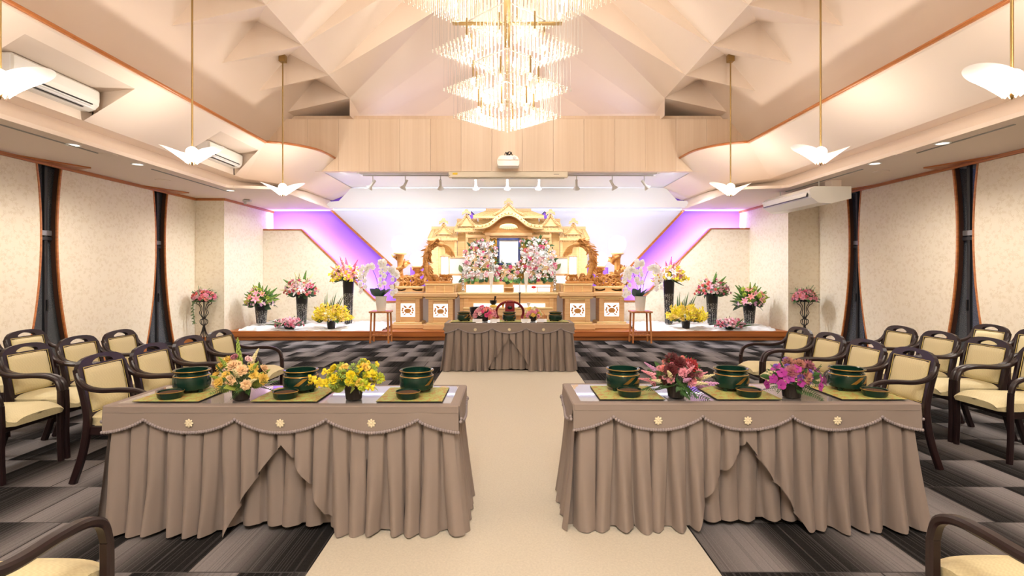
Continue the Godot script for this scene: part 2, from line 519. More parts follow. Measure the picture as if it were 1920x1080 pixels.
func build_low_ceiling():
	for s in [-1.0, 1.0]:
		var side = "left" if s < 0 else "right"
		var c = setting("ceiling_low_" + side, "low off-white ceiling strip with slanted cove panel " + ("holding two wall air conditioners" if s < 0 else "without any wall air conditioners"), "ceiling")
		var lay = Transform3D(Basis(Vector3(1, 0, 0), Vector3(0, 0, -1), Vector3(0, 1, 0)), Vector3(0, LOW, 0))
		var Sb = [[5.12, NEAR], [5.12, 9.7], [5.04, 9.81], [4.75, 9.85], [4.41, 9.94], [4.34, 10.2], [4.30, 10.73], [4.31, 13.4]]
		var Uu = [[5.3, NEAR], [5.38, 10.45], [5.3, 10.72], [5.1, 10.95], [4.8, 11.3], [4.6, 11.6], [4.5, 12.0], [4.45, 13.4]]
		var Bm = [[5.1, NEAR], [5.1, 10.34], [4.95, 10.5], [4.77, 10.74], [4.62, 11.0], [4.5, 11.2], [4.42, 11.35], [4.38, 11.5]]
		var Tr = [[4.3, NEAR], [4.3, 9.49], [4.1, 9.565], [3.885, 9.69], [3.70, 9.9], [3.58, 10.15], [3.52, 10.45], [3.50, 10.81]]
		var pl = [Vector2(s * 6.56, NEAR), Vector2(s * 6.56, 13.45)]
		for i in range(7, -1, -1):
			pl.append(Vector2(s * Sb[i][0], Sb[i][1]))
		part(c, "flat_soffit", Shape.new().prism(pl, 0.05, lay), M.plaster)
		var P = func(a, y): return pt(s * a[0], y, a[1])
		var strip = Shape.new(); var under = Shape.new(); var curved = Shape.new()
		strip.smooth(1); under.smooth(1)
		for i in 7:
			strip.quad(P.call(Sb[i], LOW), P.call(Sb[i + 1], LOW), P.call(Uu[i + 1], 3.24), P.call(Uu[i], 3.24))
			under.quad(P.call(Uu[i], 3.24), P.call(Uu[i + 1], 3.24), P.call(Bm[i + 1], 3.24), P.call(Bm[i], 3.24))
		under.quad(P.call(Uu[7], 3.24), P.call([4.38, 13.4], 3.24), P.call([4.38, 11.5], 3.24), P.call(Bm[7], 3.24))
		part(c, "fascia_strip", strip, M.plaster)
		part(c, "cove_underside", under, M.plaster)
		curved.smooth(1)
		var mids = []
		for i in 8:
			mids.append(P.call(Tr[i], 3.735).lerp(P.call(Bm[i], 3.24), 0.5))
		mids[7] = pt(s * 3.77, 3.48, 10.83)
		mids[6] = mids[6].lerp(pt(s * 3.8, 3.48, 10.75), 0.5)
		for i in range(1, 7):
			curved.quad(P.call(Tr[i], 3.735), P.call(Tr[i + 1], 3.735), mids[i + 1], mids[i])
			curved.quad(mids[i], mids[i + 1], P.call(Bm[i + 1], 3.24), P.call(Bm[i], 3.24))
		curved.quad(mids[7], pt(s * 3.78, 3.48, 13.4), pt(s * 4.38, 3.24, 13.4), P.call(Bm[7], 3.24))
		part(c, "curved_panel", curved, M.plaster)
		# straight slanted panel, with two niches on the air conditioner side
		var top = Vector2(4.3, 3.735); var bot = Vector2(5.1, 3.24); var ni = Vector2(4.478, 3.625)
		var cuts = [NEAR, 9.49]
		if s < 0: cuts = [NEAR, 4.95, 6.42, 8.33, 9.49]
		var slab = Shape.new()
		for i in cuts.size() - 1:
			var d0 = cuts[i]; var d1 = cuts[i + 1]
			var e1 = 10.34 if i == cuts.size() - 2 else d1
			if s < 0 and i % 2 == 1:
				continue
			slab.quad(pt(s * top.x, top.y, d0), pt(s * top.x, top.y, d1), pt(s * bot.x, bot.y, e1), pt(s * bot.x, bot.y, d0))
		if s < 0:
			for nn in [[4.95, 6.42], [8.33, 9.82]]:
				var d0 = nn[0]; var d1 = nn[1]
				var dt = minf(d1, 9.49)
				slab.quad(pt(-top.x, top.y, d0), pt(-top.x, top.y, dt), pt(-ni.x, ni.y, d1), pt(-ni.x, ni.y, d0))
				if d1 > 9.0:
					slab.quad(pt(-top.x, top.y, 9.49), pt(-bot.x, bot.y, 10.34), pt(-bot.x, bot.y, 9.98), pt(-ni.x, ni.y, d1))
				var nich = Shape.new()
				var be = d1 + 0.16
				nich.quad(pt(-ni.x, ni.y, d0), pt(-ni.x, ni.y, d1), pt(-5.12, ni.y, be), pt(-5.12, ni.y, d0))
				nich.quad(pt(-5.12, ni.y, d0), pt(-5.12, ni.y, be), pt(-5.12, 3.24, be), pt(-5.12, 3.24, d0))
				nich.tri(pt(-ni.x, ni.y, d1), pt(-5.12, ni.y, be), pt(-5.1, 3.24, be))
				nich.tri(pt(-ni.x, ni.y, d0), pt(-5.12, ni.y, d0), pt(-5.1, 3.24, d0))
				part(c, "niche", nich, M.plaster)
				if d1 < 9.0:
					slab.tri(pt(-ni.x, ni.y, d1), pt(-bot.x, bot.y, d1), pt(-bot.x, bot.y, be))
		part(c, "slanted_panel", slab, M.plaster)
		# ledge behind the wood lip, out of sight
		part(c, "cove_ledge", Shape.new().smooth(-1).box(pt(s * 4.85, 3.72, 2.9), Vector3(1.08, 0.02, 15.78)), M.plaster)
		var tp = [pt(s * 4.3, 3.745, NEAR)]
		tp.append_array(curve(Tr.slice(1).map(func(a): return pt(s * a[0], 3.745, a[1])), 4))
		part(c, "wood_lip", Shape.new().sweep(tp, Vector3(0, 1, 0), 0.04, 0.05, 0.012), M.trim)
		# slot diffusers and small fittings
		for dd in [[5.6, 6.95], [8.0, 10.2]]:
			part(c, "slot_diffuser", Shape.new().box(pt(s * 5.33, LOW - 0.004, (dd[0] + dd[1]) / 2), Vector3(0.03, 0.008, dd[1] - dd[0]), 0.002), mat(rgb(150, 145, 135), 0.6))

func build_vault():
	var step = 1.2367
	var L = Vector2(4.40, 4.645); var T = Vector2(3.856, 5.29); var R = Vector2(3.16, 4.92)
	var lowr = 6.82; var highr = 8.08
	var c = setting("ceiling_vault", "peach-lit vaulted ceiling of folded triangular plaster panels", "ceiling")
	for s in [-1.0, 1.0]:
		var P = func(v, d): return pt(s * v.x, v.y, d)
		for k in 13:
			var b = 10.7 - step * k; var a = b - step
			var sh = Shape.new()
			sh.quad(P.call(Vector2(5.36, 3.5), a), P.call(Vector2(5.36, 3.5), b), P.call(L, b), P.call(L, a))
			sh.tri(P.call(L, a), P.call(L, b), P.call(T, b))
			sh.tri(P.call(L, a), P.call(T, b), P.call(R, a))
			part(c, "lower_fold", sh, M.plaster)
			part(c, "middle_fold", Shape.new().smooth(-1).grid(func(u, v): return P.call(R, a).lerp(P.call(T, b), u).lerp(P.call(R, b), v), 1, 1), M.plaster)
			var up = Shape.new()
			up.tri(P.call(R, a), P.call(R, b), pt(0, highr, b))
			up.tri(P.call(R, a), pt(0, highr, b), pt(0, lowr, a))
			part(c, "upper_fold", up, M.plaster)
			var f = Shape.new()
			f.tri(P.call(L, b), P.call(T, b), P.call(R, b))
			part(c, "triangular_riser", f, M.plaster)
			if k > 0:
				part(c, "ridge_riser", Shape.new().smooth(-1).prism([Vector2(s * R.x, R.y), Vector2(0, highr), Vector2(0, lowr)], 0.01, Transform3D(Basis(), Vector3(0, 0, -b))), M.plaster)
	# gable recess beyond the last fold
	var prof = [[10.7, 3.16, 4.92, 8.08], [11.3, 3.14, 4.79, 7.02], [11.8, 2.61, 4.94, 6.50], [12.25, 1.88, 5.06, 6.37]]
	for s in [-1.0, 1.0]:
		for i in 3:
			var a = prof[i]; var b = prof[i + 1]
			part(c, "gable_fold", Shape.new().smooth(-1).grid(func(u, v): return pt(s * a[1], a[2], a[0]).lerp(pt(0, a[3], a[0]), u).lerp(pt(s * b[1], b[2], b[0]).lerp(pt(0, b[3], b[0]), u), v), 1, 1), M.plaster)
			var q = Shape.new()
			q.quad(pt(s * a[1], a[2], a[0]), pt(s * b[1], b[2], b[0]), pt(s * b[1], 4.57, b[0]), pt(s * a[1], 4.57, a[0]))
			part(c, "gable_cheek", q, M.plaster)
		var o = Shape.new()
		o.quad(pt(s * 5.4, 4.4, 11.7), pt(s * 5.4, 5.1, 11.7), pt(s * 3.12, 5.1, 11.7), pt(s * 3.12, 4.4, 11.7))
		var sl = Shape.new()
		sl.quad(pt(s * 5.36, 3.5, 10.7), pt(s * 5.36, 3.5, 11.7), pt(s * 4.4, 4.645, 11.7), pt(s * 4.4, 4.645, 10.7))
		part(c, "lower_fold", sl, M.plaster)
		o.quad(pt(s * 4.4, 4.645, 10.7), pt(s * 4.4, 4.645, 11.7), pt(s * 3.14, 4.92, 11.7), pt(s * 3.16, 4.92, 10.7))
		part(c, "gable_cheek", o, M.plaster)
	var tri = [Vector2(-1.88, 4.4), Vector2(-1.88, 5.06), Vector2(0, 6.37), Vector2(1.88, 5.06), Vector2(1.88, 4.4)]
	part(c, "gable_end", Shape.new().prism(tri, 0.02, Transform3D(Basis(), Vector3(0, 0, -12.27))), M.plaster)
	var rf = struct("ceiling_roof", Shape.new().box(Vector3(0, 8.3, -4.3), Vector3(13.4, 0.2, 19)), M.plaster, "plain roof slab closing the hall above the folds", "roof")
	part(rf, "side_slab", Shape.new().box(Vector3(-6.0, 5.7, -4.3), Vector3(0.2, 5.2, 19)), M.plaster)
	part(rf, "side_slab", Shape.new().box(Vector3(6.0, 5.7, -4.3), Vector3(0.2, 5.2, 19)), M.plaster)

func build_header():
	var h = setting("wall_header", "broad pale wood veneer beam wall above the stage opening", "wall")
	var n = 17
	var xs = []
	for i in n + 1: xs.append(-5.3 + 10.6 * i / n)
	for i in n:
		part(h, "veneer_panel", Shape.new().box(pt((xs[i] + xs[i + 1]) / 2, 4.01, 10.86), Vector3(xs[i + 1] - xs[i] - 0.003, 1.07, 0.05), 0.003), M.veneer[(i * 7 + i / 3) % 3])
	part(h, "core", Shape.new().box(pt(0, 4.01, 10.95), Vector3(10.6, 1.06, 0.12)), M.plaster)
	part(h, "top_ledge", Shape.new().box(pt(0, 4.60, 11.15), Vector3(10.0, 0.11, 0.3), 0.004), M.veneer[2])
	var cove = thing("led_strip", "cool white light strip lying on the veneer beam under the gable recess", "light strip")
	part(cove, "light_tube", Shape.new().box(pt(0, 4.54, 11.42), Vector3(5.4, 0.025, 0.05), 0.004), glow(Color(0.9, 0.9, 1.0), 2.0))
	area(cove, pt(0, 4.56, 11.42), Vector3(0, 1, 0.15), 5.3, 0.05, Color(0.72, 0.78, 1.0), 0.8)
	part(h, "ledge_top", Shape.new().box(pt(0, 4.47, 11.7), Vector3(8.0, 0.1, 1.3)), M.plaster)

func build_stage():
	var st = setting("floor_stage", "raised wooden stage platform carrying the altar", "stage")
	part(st, "deck", Shape.new().box(pt(0, 0.14, 12.25), Vector3(11.76, 0.12, 2.3), 0.008), M.stage)
	part(st, "plinth", Shape.new().box(pt(0, 0.04, 12.28), Vector3(11.76, 0.08, 2.25), 0.004), M.stage)
	# ceiling over the stage
	var c = setting("ceiling_stage", "white lit ceiling over the stage with a light cove", "ceiling")
	part(c, "upper_ceiling", Shape.new().box(pt(0, 3.54, 12.2), Vector3(7.6, 0.1, 2.5)), M.stage_white)
	var d = 12.9
	var bl = []
	for q in [[658, 353], [1248, 352], [1270, 376], [1288, 377], [1297, 389], [606, 390], [618, 378], [635, 377]]:
		var p = px(q[0], q[1], d)
		bl.append(Vector2(p.x, p.y))
	part(c, "bulkhead", Shape.new().prism(bl, 0.06, Transform3D(Basis(), Vector3(0, 0, -d - 0.06))), M.stage_white)
	# central white wall panel with wood edging, in front of the violet wall
	var w = setting("wall_altar_panel", "white trapezoid wall panel with wood edging behind the altar", "wall")
	var pl = []
	d = 13.3
	for q in [[613, 386], [1289, 386], [1087, 600], [846, 600]]:
		var p = px(q[0], q[1], d)
		pl.append(Vector2(p.x, p.y))
	part(w, "white_panel", Shape.new().prism(pl, 0.1, Transform3D(Basis(), Vector3(0, 0, -13.4))), M.pale_wall)
	for pr in [[0, 3], [1, 2]]:
		var a = pl[pr[0]]; var b = pl[pr[1]]
		part(w, "wood_edging", Shape.new().sweep([Vector3(a.x, a.y, -13.32), Vector3(b.x, b.y, -13.32)], Vector3(0, 0, 1), 0.15, 0.05, 0.006), M.stage)
	# beige partitions with wood caps, light troughs behind them
	for s in [-1, 1]:
		var pw = setting("partition_left" if s < 0 else "partition_right", "cream wallpaper low partition with sloping wood cap behind the " + ("flower vases nearest the mixed coral rose stand" if s < 0 else "flower vases nearest the all-pink rose stand"), "partition")
		d = 12.9
		var qs = [[494, 432], [565, 432], [702, 563], [712, 567], [770, 567], [770, 611], [494, 611]] if s < 0 else [[1407, 430], [1333, 430], [1204, 560], [1195, 566], [1140, 566], [1140, 611], [1407, 611]]
		pl = []
		for q in qs:
			var p = px(q[0], q[1], d)
			pl.append(Vector2(p.x, p.y))
		part(pw, "partition_panel", Shape.new().prism(pl, 0.1, Transform3D(Basis(), Vector3(0, 0, -d - 0.1))), M.paper)
		var cp = []
		for i in 5: cp.append(Vector3(pl[i].x, pl[i].y + 0.015, -d - 0.05))
		part(pw, "wood_cap", Shape.new().sweep(cp, Vector3(0, 0, 1), 0.14, 0.04, 0.006), M.trim)
		# light strips behind the partition
		var led = glow(Color(0.93, 0.9, 1.0), 3.0)
		var strip = thing("led_strip", "white light strip hidden behind the sloping partition cap by the " + ("coral rose stand" if s < 0 else "all-pink rose stand"), "light strip")
		for i in [0, 1]:
			var a = Vector3(pl[i].x, pl[i].y - 0.02, -13.12); var b = Vector3(pl[i + 1].x, pl[i + 1].y - 0.02, -13.12)
			var dir = (b - a).normalized()
			var nrm = Vector3(-dir.y, dir.x, 0)
			if nrm.y < 0: nrm = -nrm
			part(strip, "light_tube", Shape.new().tube([a + dir * 0.03, b - dir * 0.03], 0.012, 6), led)
			var l = area(strip, (a + b) / 2 + Vector3(0, 0, -0.03), (nrm * 0.5 + Vector3(0, 0, -1)).normalized(), 0.04, 0.04, Color(0.95, 0.93, 1.0), 1.2 if i == 0 else 2.8)
			l.area_size = Vector2(a.distance_to(b), 0.04)
			var zb = -(nrm * 0.5 + Vector3(0, 0, -1)).normalized()
			l.basis = Basis(dir, zb.cross(dir).normalized(), zb)
	# cove light along the top of the back wall
	var cv = thing("led_strip", "long white cove light strip along the top of the stage back wall", "light strip")
	part(cv, "light_tube", Shape.new().box(pt(0, 2.985, 13.22), Vector3(11.7, 0.025, 0.05), 0.004), glow(Color(0.96, 0.96, 1.0), 2.5))
	area(cv, pt(-5.1, 2.95, 13.2), Vector3(0, -1, -0.15), 1.5, 0.05, COOL, 0.4)
	area(cv, pt(5.1, 2.95, 13.2), Vector3(0, -1, -0.15), 1.5, 0.05, COOL, 0.4)
	area(cv, pt(0, 2.95, 13.15), Vector3(0, -1, 0.2), 8.0, 0.05, COOL, 0.25)
	var cu = thing("led_strip", "white cove light strip behind the bulkhead above the altar", "light strip")
	part(cu, "light_tube", Shape.new().box(pt(0, 3.36, 13.05), Vector3(7.4, 0.025, 0.05), 0.004), glow(Color(0.96, 0.96, 1.0), 2.5))
	area(cu, pt(0, 3.39, 13.05), Vector3(0, 1, 0.3), 7.2, 0.05, COOL, 0.8)

func build_floor():
	var fl = setting("floor", "dark grey carpet tile floor with striped gradient tiles", "floor")
	part(fl, "screed", Shape.new().box(pt(0, -0.06, 3.05), Vector3(13.1, 0.1, 16.3)), M.black)
	var mats = []
	var n = noise(77, 0.08)
	for v in 6:
		var rg = RandomNumberGenerator.new()
		rg.seed = 500 + v
		var lines = []
		for k in 128: lines.append(rg.randf())
		var tex = picture(128, 128, func(x, y):
			var u = x / 127.0
			if v % 2 == 1: u = 1.0 - u
			var t = 0.0
			if v < 2: t = smoothstep(0.15, 0.8, u)
			elif v < 4: t = smoothstep(0.35, 0.95, u) * 0.85
			else: t = smoothstep(0.05, 0.45, u) * (1.0 - 0.3 * smoothstep(0.6, 1.0, u))
			var g = lerpf(0.15, 0.50, t)
			var ln = lines[x]
			if ln > 0.86: g += 0.10 * (1.0 - t) + 0.02
			elif ln < 0.12: g -= 0.07 * t
			g += n.get_noise_2d(x * 9.0, y * 9.0) * 0.05
			return Color(g * 1.0, g * 0.97, g * 0.98))
		mats.append(mat(Color.WHITE, 0.95, 0.0, {"albedo_texture": tex, "specular_mode": BaseMaterial3D.SPECULAR_DISABLED}))
	var sh = Shape.new()
	var h = 0.2485; var e = 0.2465; var y0 = -0.012
	sh.quad_uv(Vector3(-e, 0, -e), Vector3(e, 0, -e), Vector3(e, 0, e), Vector3(-e, 0, e))
	for k in 4:
		var a = PI / 2 * k
		var rot = Basis(Vector3.UP, a)
		sh.quad(rot * Vector3(-e, 0, e), rot * Vector3(e, 0, e), rot * Vector3(h, y0, h), rot * Vector3(-h, y0, h))
	var tile = sh.done()
	var list = []
	rng.seed = 11
	for i in 33:
		var d = NEAR + 0.25 + 0.5 * i
		for j in 27:
			var x = -6.5 + 0.5 * j + (0.25 if i % 2 else 0.0)
			if x < -6.3 or x > 6.3: continue
			var big = 0.0
			if d > 2.2 and d < 11.0 and absf(x / d) < 1.02 and not (x > -0.7 and x < 0.72 and d < 7.5):
				big = 1.0 / pow(d, 3)
				# hidden behind the two near tables
				if d > 2.9 and d < 4.6 and (x > -2.9 * d / 3.0 and x < -0.5 * d / 3.0 or x > 0.6 * d / 3.0 and x < 2.9 * d / 3.0): big *= 0.01
			list.append([big, x, d, rng.randi_range(0, 5), rng.randi_range(0, 1)])
	list.sort_custom(func(a, b): return a[0] > b[0])
	var rest = [[], [], [], [], [], []]
	for i in list.size():
		var q = list[i]
		var t = Transform3D(Basis(Vector3.UP, PI * q[4]), pt(q[1], 0, q[2]))
		if i < 300:
			part(fl, "carpet_tile", tile, mats[q[3]], t)
		else:
			rest[q[3]].append(t)
	for v in 6:
		scatter(fl, "carpet_tiles", tile, mats[v], rest[v])
	var rn = picture(128, 128, func(x, y):
		var k = n.get_noise_2d(x * 12.0, y * 12.0) * 0.5 + n.get_noise_2d(x * 3.0 + 400, y * 3.0) * 0.4
		return Color(0.79, 0.765, 0.705) * (1.0 + 0.10 * k))
	var run = part(self, numbered("aisle_carpet"), Shape.new().box(pt(0.03, 0.005, 2.35), Vector3(1.92, 0.01, 10.7), 0.003), textured(rn, 0.95, Vector3(2, 2, 2)))
	tag(run, "beige carpet runner laid up the middle aisle to the altar", "carpet")

# ---------------------------------------------------------------- lamps and ceiling fittings
func ceiling_height(x, d) -> float:      # vault height above x at depth d (for the pendant rods)
	var step = 1.2367
	var k = floorf((10.7 - d) / step)
	var b = 10.7 - step * k; var a = b - step
	var u = (d - a) / step
	var L = Vector2(4.40, 4.645); var T = Vector2(3.856, 5.29); var R = Vector2(3.16, 4.92)
	# fold between L(a) and T(b): piece (L,a) (T,b) (R,a) or (L,a) (L,b) (T,b)
	var xl = lerpf(L.x, T.x, u); var yl = lerpf(L.y, T.y, u)
	var xx = absf(x)
	if xx >= xl:
		return L.y + (yl - L.y) * clampf((L.x - xx) / maxf(L.x - xl, 0.001), 0, 1)
	var xr = lerpf(R.x, T.x, u); var yr = lerpf(R.y, T.y, u)
	if xx >= xr:
		return lerpf(yl, yr, (xl - xx) / maxf(xl - xr, 0.001))
	return lerpf(R.y, yr, clampf((xx - R.x) / maxf(xr - R.x, 0.001), 0, 1))

func build_pendants():
	var shade = mat(rgb(224, 188, 148), 0.45, 0.0, {"backlight_enabled": true, "backlight": Color(0.75, 0.75, 0.75)})
	var ball = glow(Color(1.0, 0.96, 0.86), 6.0)
	# wing: half of a bowl drawn up into one pointed tip, with a toothed lower edge
	var big = Shape.new().grid(func(u, v):
		var th = (u * 2.0 - 1.0) * 1.5
		var k = pow(maxf(cos(th), 0.0), 3.0)
		var zig = 0.022 * absf(fposmod(u * 5.0, 1.0) - 0.5) * 2.0
		var R = 0.13 + 0.245 * k; var Y = -0.03 + 0.115 * k
		var r = lerpf(0.055, R, v)
		return Vector3(cos(th) * r, lerpf(-0.118 - zig, Y, pow(v, 0.92)), sin(th) * r), 30, 8).done()
	var words = ["farthest along, nearest the stage", "second from the stage", "third from the stage", "fourth from the stage"]
	for s in [-1.0, 1.0]:
		var i = 0
		for d in [9.29, 6.62, 4.11, 1.5, -1.1]:
			var x = s * 3.91 - (0.0 if s < 0 else 0.02)
			var y = 2.90
			var row = "row under the wall air conditioners" if s < 0 else "row by the ceiling-hung air conditioner"
			var p = thing("pendant_lamp", "winged glass pendant lamp, %s, %s" % [["first from stage", "second from stage", "third from stage", "fourth from stage", "fifth from stage"][i], row], "lamp", pt(x, y, d), 0.0, "winged pendant lamps")
			var top = ceiling_height(x, d) - y
			part(p, "rod", Shape.new().tube([Vector3(0, 0.08, 0), Vector3(0, top - 0.06, 0)], 0.012, 8), M.brass)
			part(p, "canopy", Shape.new().box(Vector3(0, top - 0.06, 0), Vector3(0.11, 0.13, 0.11), 0.01), M.brass)
			part(p, "globe_bulb", Shape.new().ball(Vector3.ZERO, 0.075, 18), ball)
			for k in 2:
				part(p, "wing_petal", big, shade, Transform3D(Basis(Vector3.UP, PI * k + 0.12), Vector3.ZERO))
			part(p, "finial", Shape.new().lathe([Vector2(0.0, -0.165), Vector2(0.012, -0.14), Vector2(0.02, -0.11), Vector2(0.0, -0.10)], 8), M.brass)
			omni(p, Vector3(0, 0.0, 0), BULB, 0.9, 0.07)
			i += 1

func build_chandelier(d, lab, power):
	var c = thing("chandelier", "huge tiered crystal rod chandelier " + lab, "chandelier", pt(0, 0, d))
	var rodm = Shape.new().tube([Vector3(0, 0, 0), Vector3(0, 1, 0)], 0.0055, 5, false).done()
	var beadm = Shape.new().ball(Vector3.ZERO, 0.0125, 6).done()
	var crystal = mat(rgb(255, 248, 232), 0.12, 0.0, {"backlight_enabled": true, "backlight": Color(0.8, 0.8, 0.8)})
	var bulbm = Shape.new().lathe([Vector2(0, -0.06), Vector2(0.022, -0.04), Vector2(0.03, -0.015), Vector2(0.02, 0.02), Vector2(0.012, 0.05), Vector2(0, 0.055)], 10).done()
	var bg = glow(Color(1.0, 0.96, 0.86), 4.0)
	# y of the tier's corners, half diagonal, drop and rise of the rod ends towards the middle
	var tiers = [[3.74, 0.80, 0.22, 0.20], [4.14, 0.95, 0.20, 0.24], [4.72, 1.12, 0.24, 0.28], [5.50, 1.62, 0.34, 0.5]]
	for i in tiers.size():
		var y = tiers[i][0]; var half = tiers[i][1]; var drop = tiers[i][2]; var rise = tiers[i][3]
		var tr = part(c, "tier_frame", Shape.new().ring_prism(
			[Vector2(half * 0.52, 0), Vector2(0, half * 0.52), Vector2(-half * 0.52, 0), Vector2(0, -half * 0.52)],
			[Vector2(half * 0.50, 0), Vector2(0, half * 0.50), Vector2(-half * 0.50, 0), Vector2(0, -half * 0.50)], 0.012,
			Transform3D(Basis(Vector3(1, 0, 0), Vector3(0, 0, 1), Vector3(0, -1, 0)), Vector3(0, y + rise + 0.2, 0))), M.wire)
		var xf = []; var bd = []
		var wires = Shape.new()
		for r in [1.0, 0.9, 0.8, 0.7, 0.59, 0.46, 0.31, 0.16, 0.0]:
			var n = maxi(1, int(round(17 * half * r)))
			var yb = y - drop * (1.0 - r); var yt = y + 0.03 + rise * (1.0 - r)
			if r < 0.5 and i < 3: yt = y + rise + 0.25
			if i == 3: yt += 0.4
			for q in 4:
				var a = Vector2(cos(PI / 2 * q), sin(PI / 2 * q)) * half * r
				var b = Vector2(cos(PI / 2 * (q + 1)), sin(PI / 2 * (q + 1))) * half * r
				for k in n:
					var p = a.lerp(b, float(k) / n)
					xf.append(Transform3D(Basis().scaled(Vector3(1, yt - yb, 1)), Vector3(p.x, yb, p.y)))
					bd.append(Transform3D(Basis(), Vector3(p.x, yb, p.y)))
					if r >= 0.5:
						bd.append(Transform3D(Basis(), Vector3(p.x, yt, p.y)))
						if absf(p.x) > half * 0.6:
							wires.tube([Vector3(p.x, yt, p.y), Vector3(p.x, y + 0.62, p.y)], 0.0018, 3, false)
				if r == 0.0: break
		scatter(tr, "crystal_rods", rodm, crystal, xf)
		scatter(tr, "crystal_beads", beadm, crystal, bd)
		var ww = part(tr, "suspension_wires", wires, M.wire)
		ww.set_meta("kind", "stuff")
		for q in 8:
			var a = PI / 4 * q + 0.2
			var rr = half * (0.62 if q % 2 else 0.5)
			var at = Vector3(cos(a) * rr, y + 0.03, sin(a) * rr)
			part(c, "bulb_holder", Shape.new().tube([at + Vector3(0, 0.05, 0), at + Vector3(0, 0.3, 0)], 0.012, 6), M.brass)
			part(c, "bulb", bulbm, bg, Transform3D(Basis(), at))
			if q % 2 == 0:
				omni(c, at, BULB, power, 0.03)
	part(c, "stem", Shape.new().tube([Vector3(0, 3.9, 0), Vector3(0, 7.4, 0)], 0.018, 10), M.brass)
	for q in 4:
		var a = PI / 2 * q
		part(c, "cross_arm", Shape.new().box(Vector3(cos(a), 0, sin(a)) * 0.42 + Vector3(0, 5.15, 0), Vector3(0.8, 0.02, 0.09), 0.004, Basis(Vector3.UP, -a)), M.brass)

func build_downlights():
	var ring = Shape.new().lathe([Vector2(0.085, 0.002), Vector2(0.085, -0.006), Vector2(0.068, -0.008), Vector2(0.064, 0.002)], 24).done()
	var disc = Shape.new().lathe([Vector2(0.066, -0.001), Vector2(0.0, -0.001)], 24).done()
	var warm = glow(Color(1.0, 0.97, 0.90), 3.0)
	var spots = [[-5.29, 6.5, "second from the stage in the strip under the wall air conditioners"], [-5.30, 7.65, "between two ceiling speakers under the wall air conditioners"], [-5.22, 10.06, "nearest the stage under the wall air conditioners"],
		[5.24, 6.42, "farther from the ceiling-hung air conditioner"], [5.24, 7.6, "close beside the ceiling-hung air conditioner"], [-5.29, 3.6, "far along the strip under the wall air conditioners"], [5.24, 3.6, "far along the strip from the ceiling-hung air conditioner"], [-5.29, 1.2, "beyond the hall middle on the wall air conditioner strip"], [5.24, 1.2, "beyond the hall middle on the strip without wall air conditioners"]]
	for q in spots:
		var t = thing("downlight", "warm round downlight " + q[2], "downlight", pt(q[0], LOW, q[1]), 0.0, "recessed downlights")
		part(t, "trim_ring", ring, M.white)
		part(t, "lit_disc", disc, warm)
		spot(t, Vector3(0, -0.02, 0), Vector3(0, -1, 0), BULB, 3.4, 78.0, 0.06, 1.0)
	var cool = glow(Color(0.92, 0.96, 1.0), 4.0)
	var st = [[-3.40, 10.93, "at the end of the track rail above the coral rose side"], [3.42, 10.93, "at the end of the track rail above the all-pink rose side"], [-0.66, 11.05, "above the yellow sticker half of the screen case"], [0.02, 11.05, "above the middle of the screen case"], [0.69, 11.05, "above the plain half of the screen case"]]
	for q in st:
		var t = thing("downlight", "white stage downlight " + q[2], "downlight", pt(q[0], 3.488, q[1]), 0.0, "stage downlights")
		part(t, "trim_ring", ring, M.white)
		part(t, "lit_disc", disc, cool)
		spot(t, Vector3(0, -0.02, 0), Vector3(0, -1, -0.6), COOL, 1.1 if absf(q[0]) < 2.0 else 1.9, 76.0, 0.06)
	# ceiling speakers and sensors
	var sp = Shape.new().lathe([Vector2(0.11, 0.0), Vector2(0.11, -0.008), Vector2(0.095, -0.012), Vector2(0.03, -0.01), Vector2(0.0, -0.018)], 24).done()
	for q in [[-5.26, 7.03, "beside downlights under the wall air conditioners"], [-5.78, 8.95, "near the second window under the wall air conditioners"], [5.22, 6.98, "between downlights across from the wall air conditioners"], [5.75, 8.2, "beside the ceiling-hung air conditioner"]]:
		var t = thing("ceiling_speaker", "round off-white ceiling speaker grille " + q[2], "speaker", pt(q[0], LOW, q[1]), 0.0, "ceiling speakers")
		part(t, "grille", sp, M.plaster)
	for s in [-1.0, 1.0]:
		var t = thing("ceiling_detector", "small white ceiling detector on a short stem near the " + ("coral rose stand" if s < 0 else "ceiling-hung air conditioner"), "detector", pt(s * 5.55, LOW, 11.3))
		part(t, "stem", Shape.new().box(Vector3(0, -0.05, 0), Vector3(0.05, 0.1, 0.05), 0.006), M.rail_grey)
		part(t, "head", Shape.new().box(Vector3(0.04, -0.03, 0), Vector3(0.15, 0.035, 0.1), 0.006), M.rail_grey)

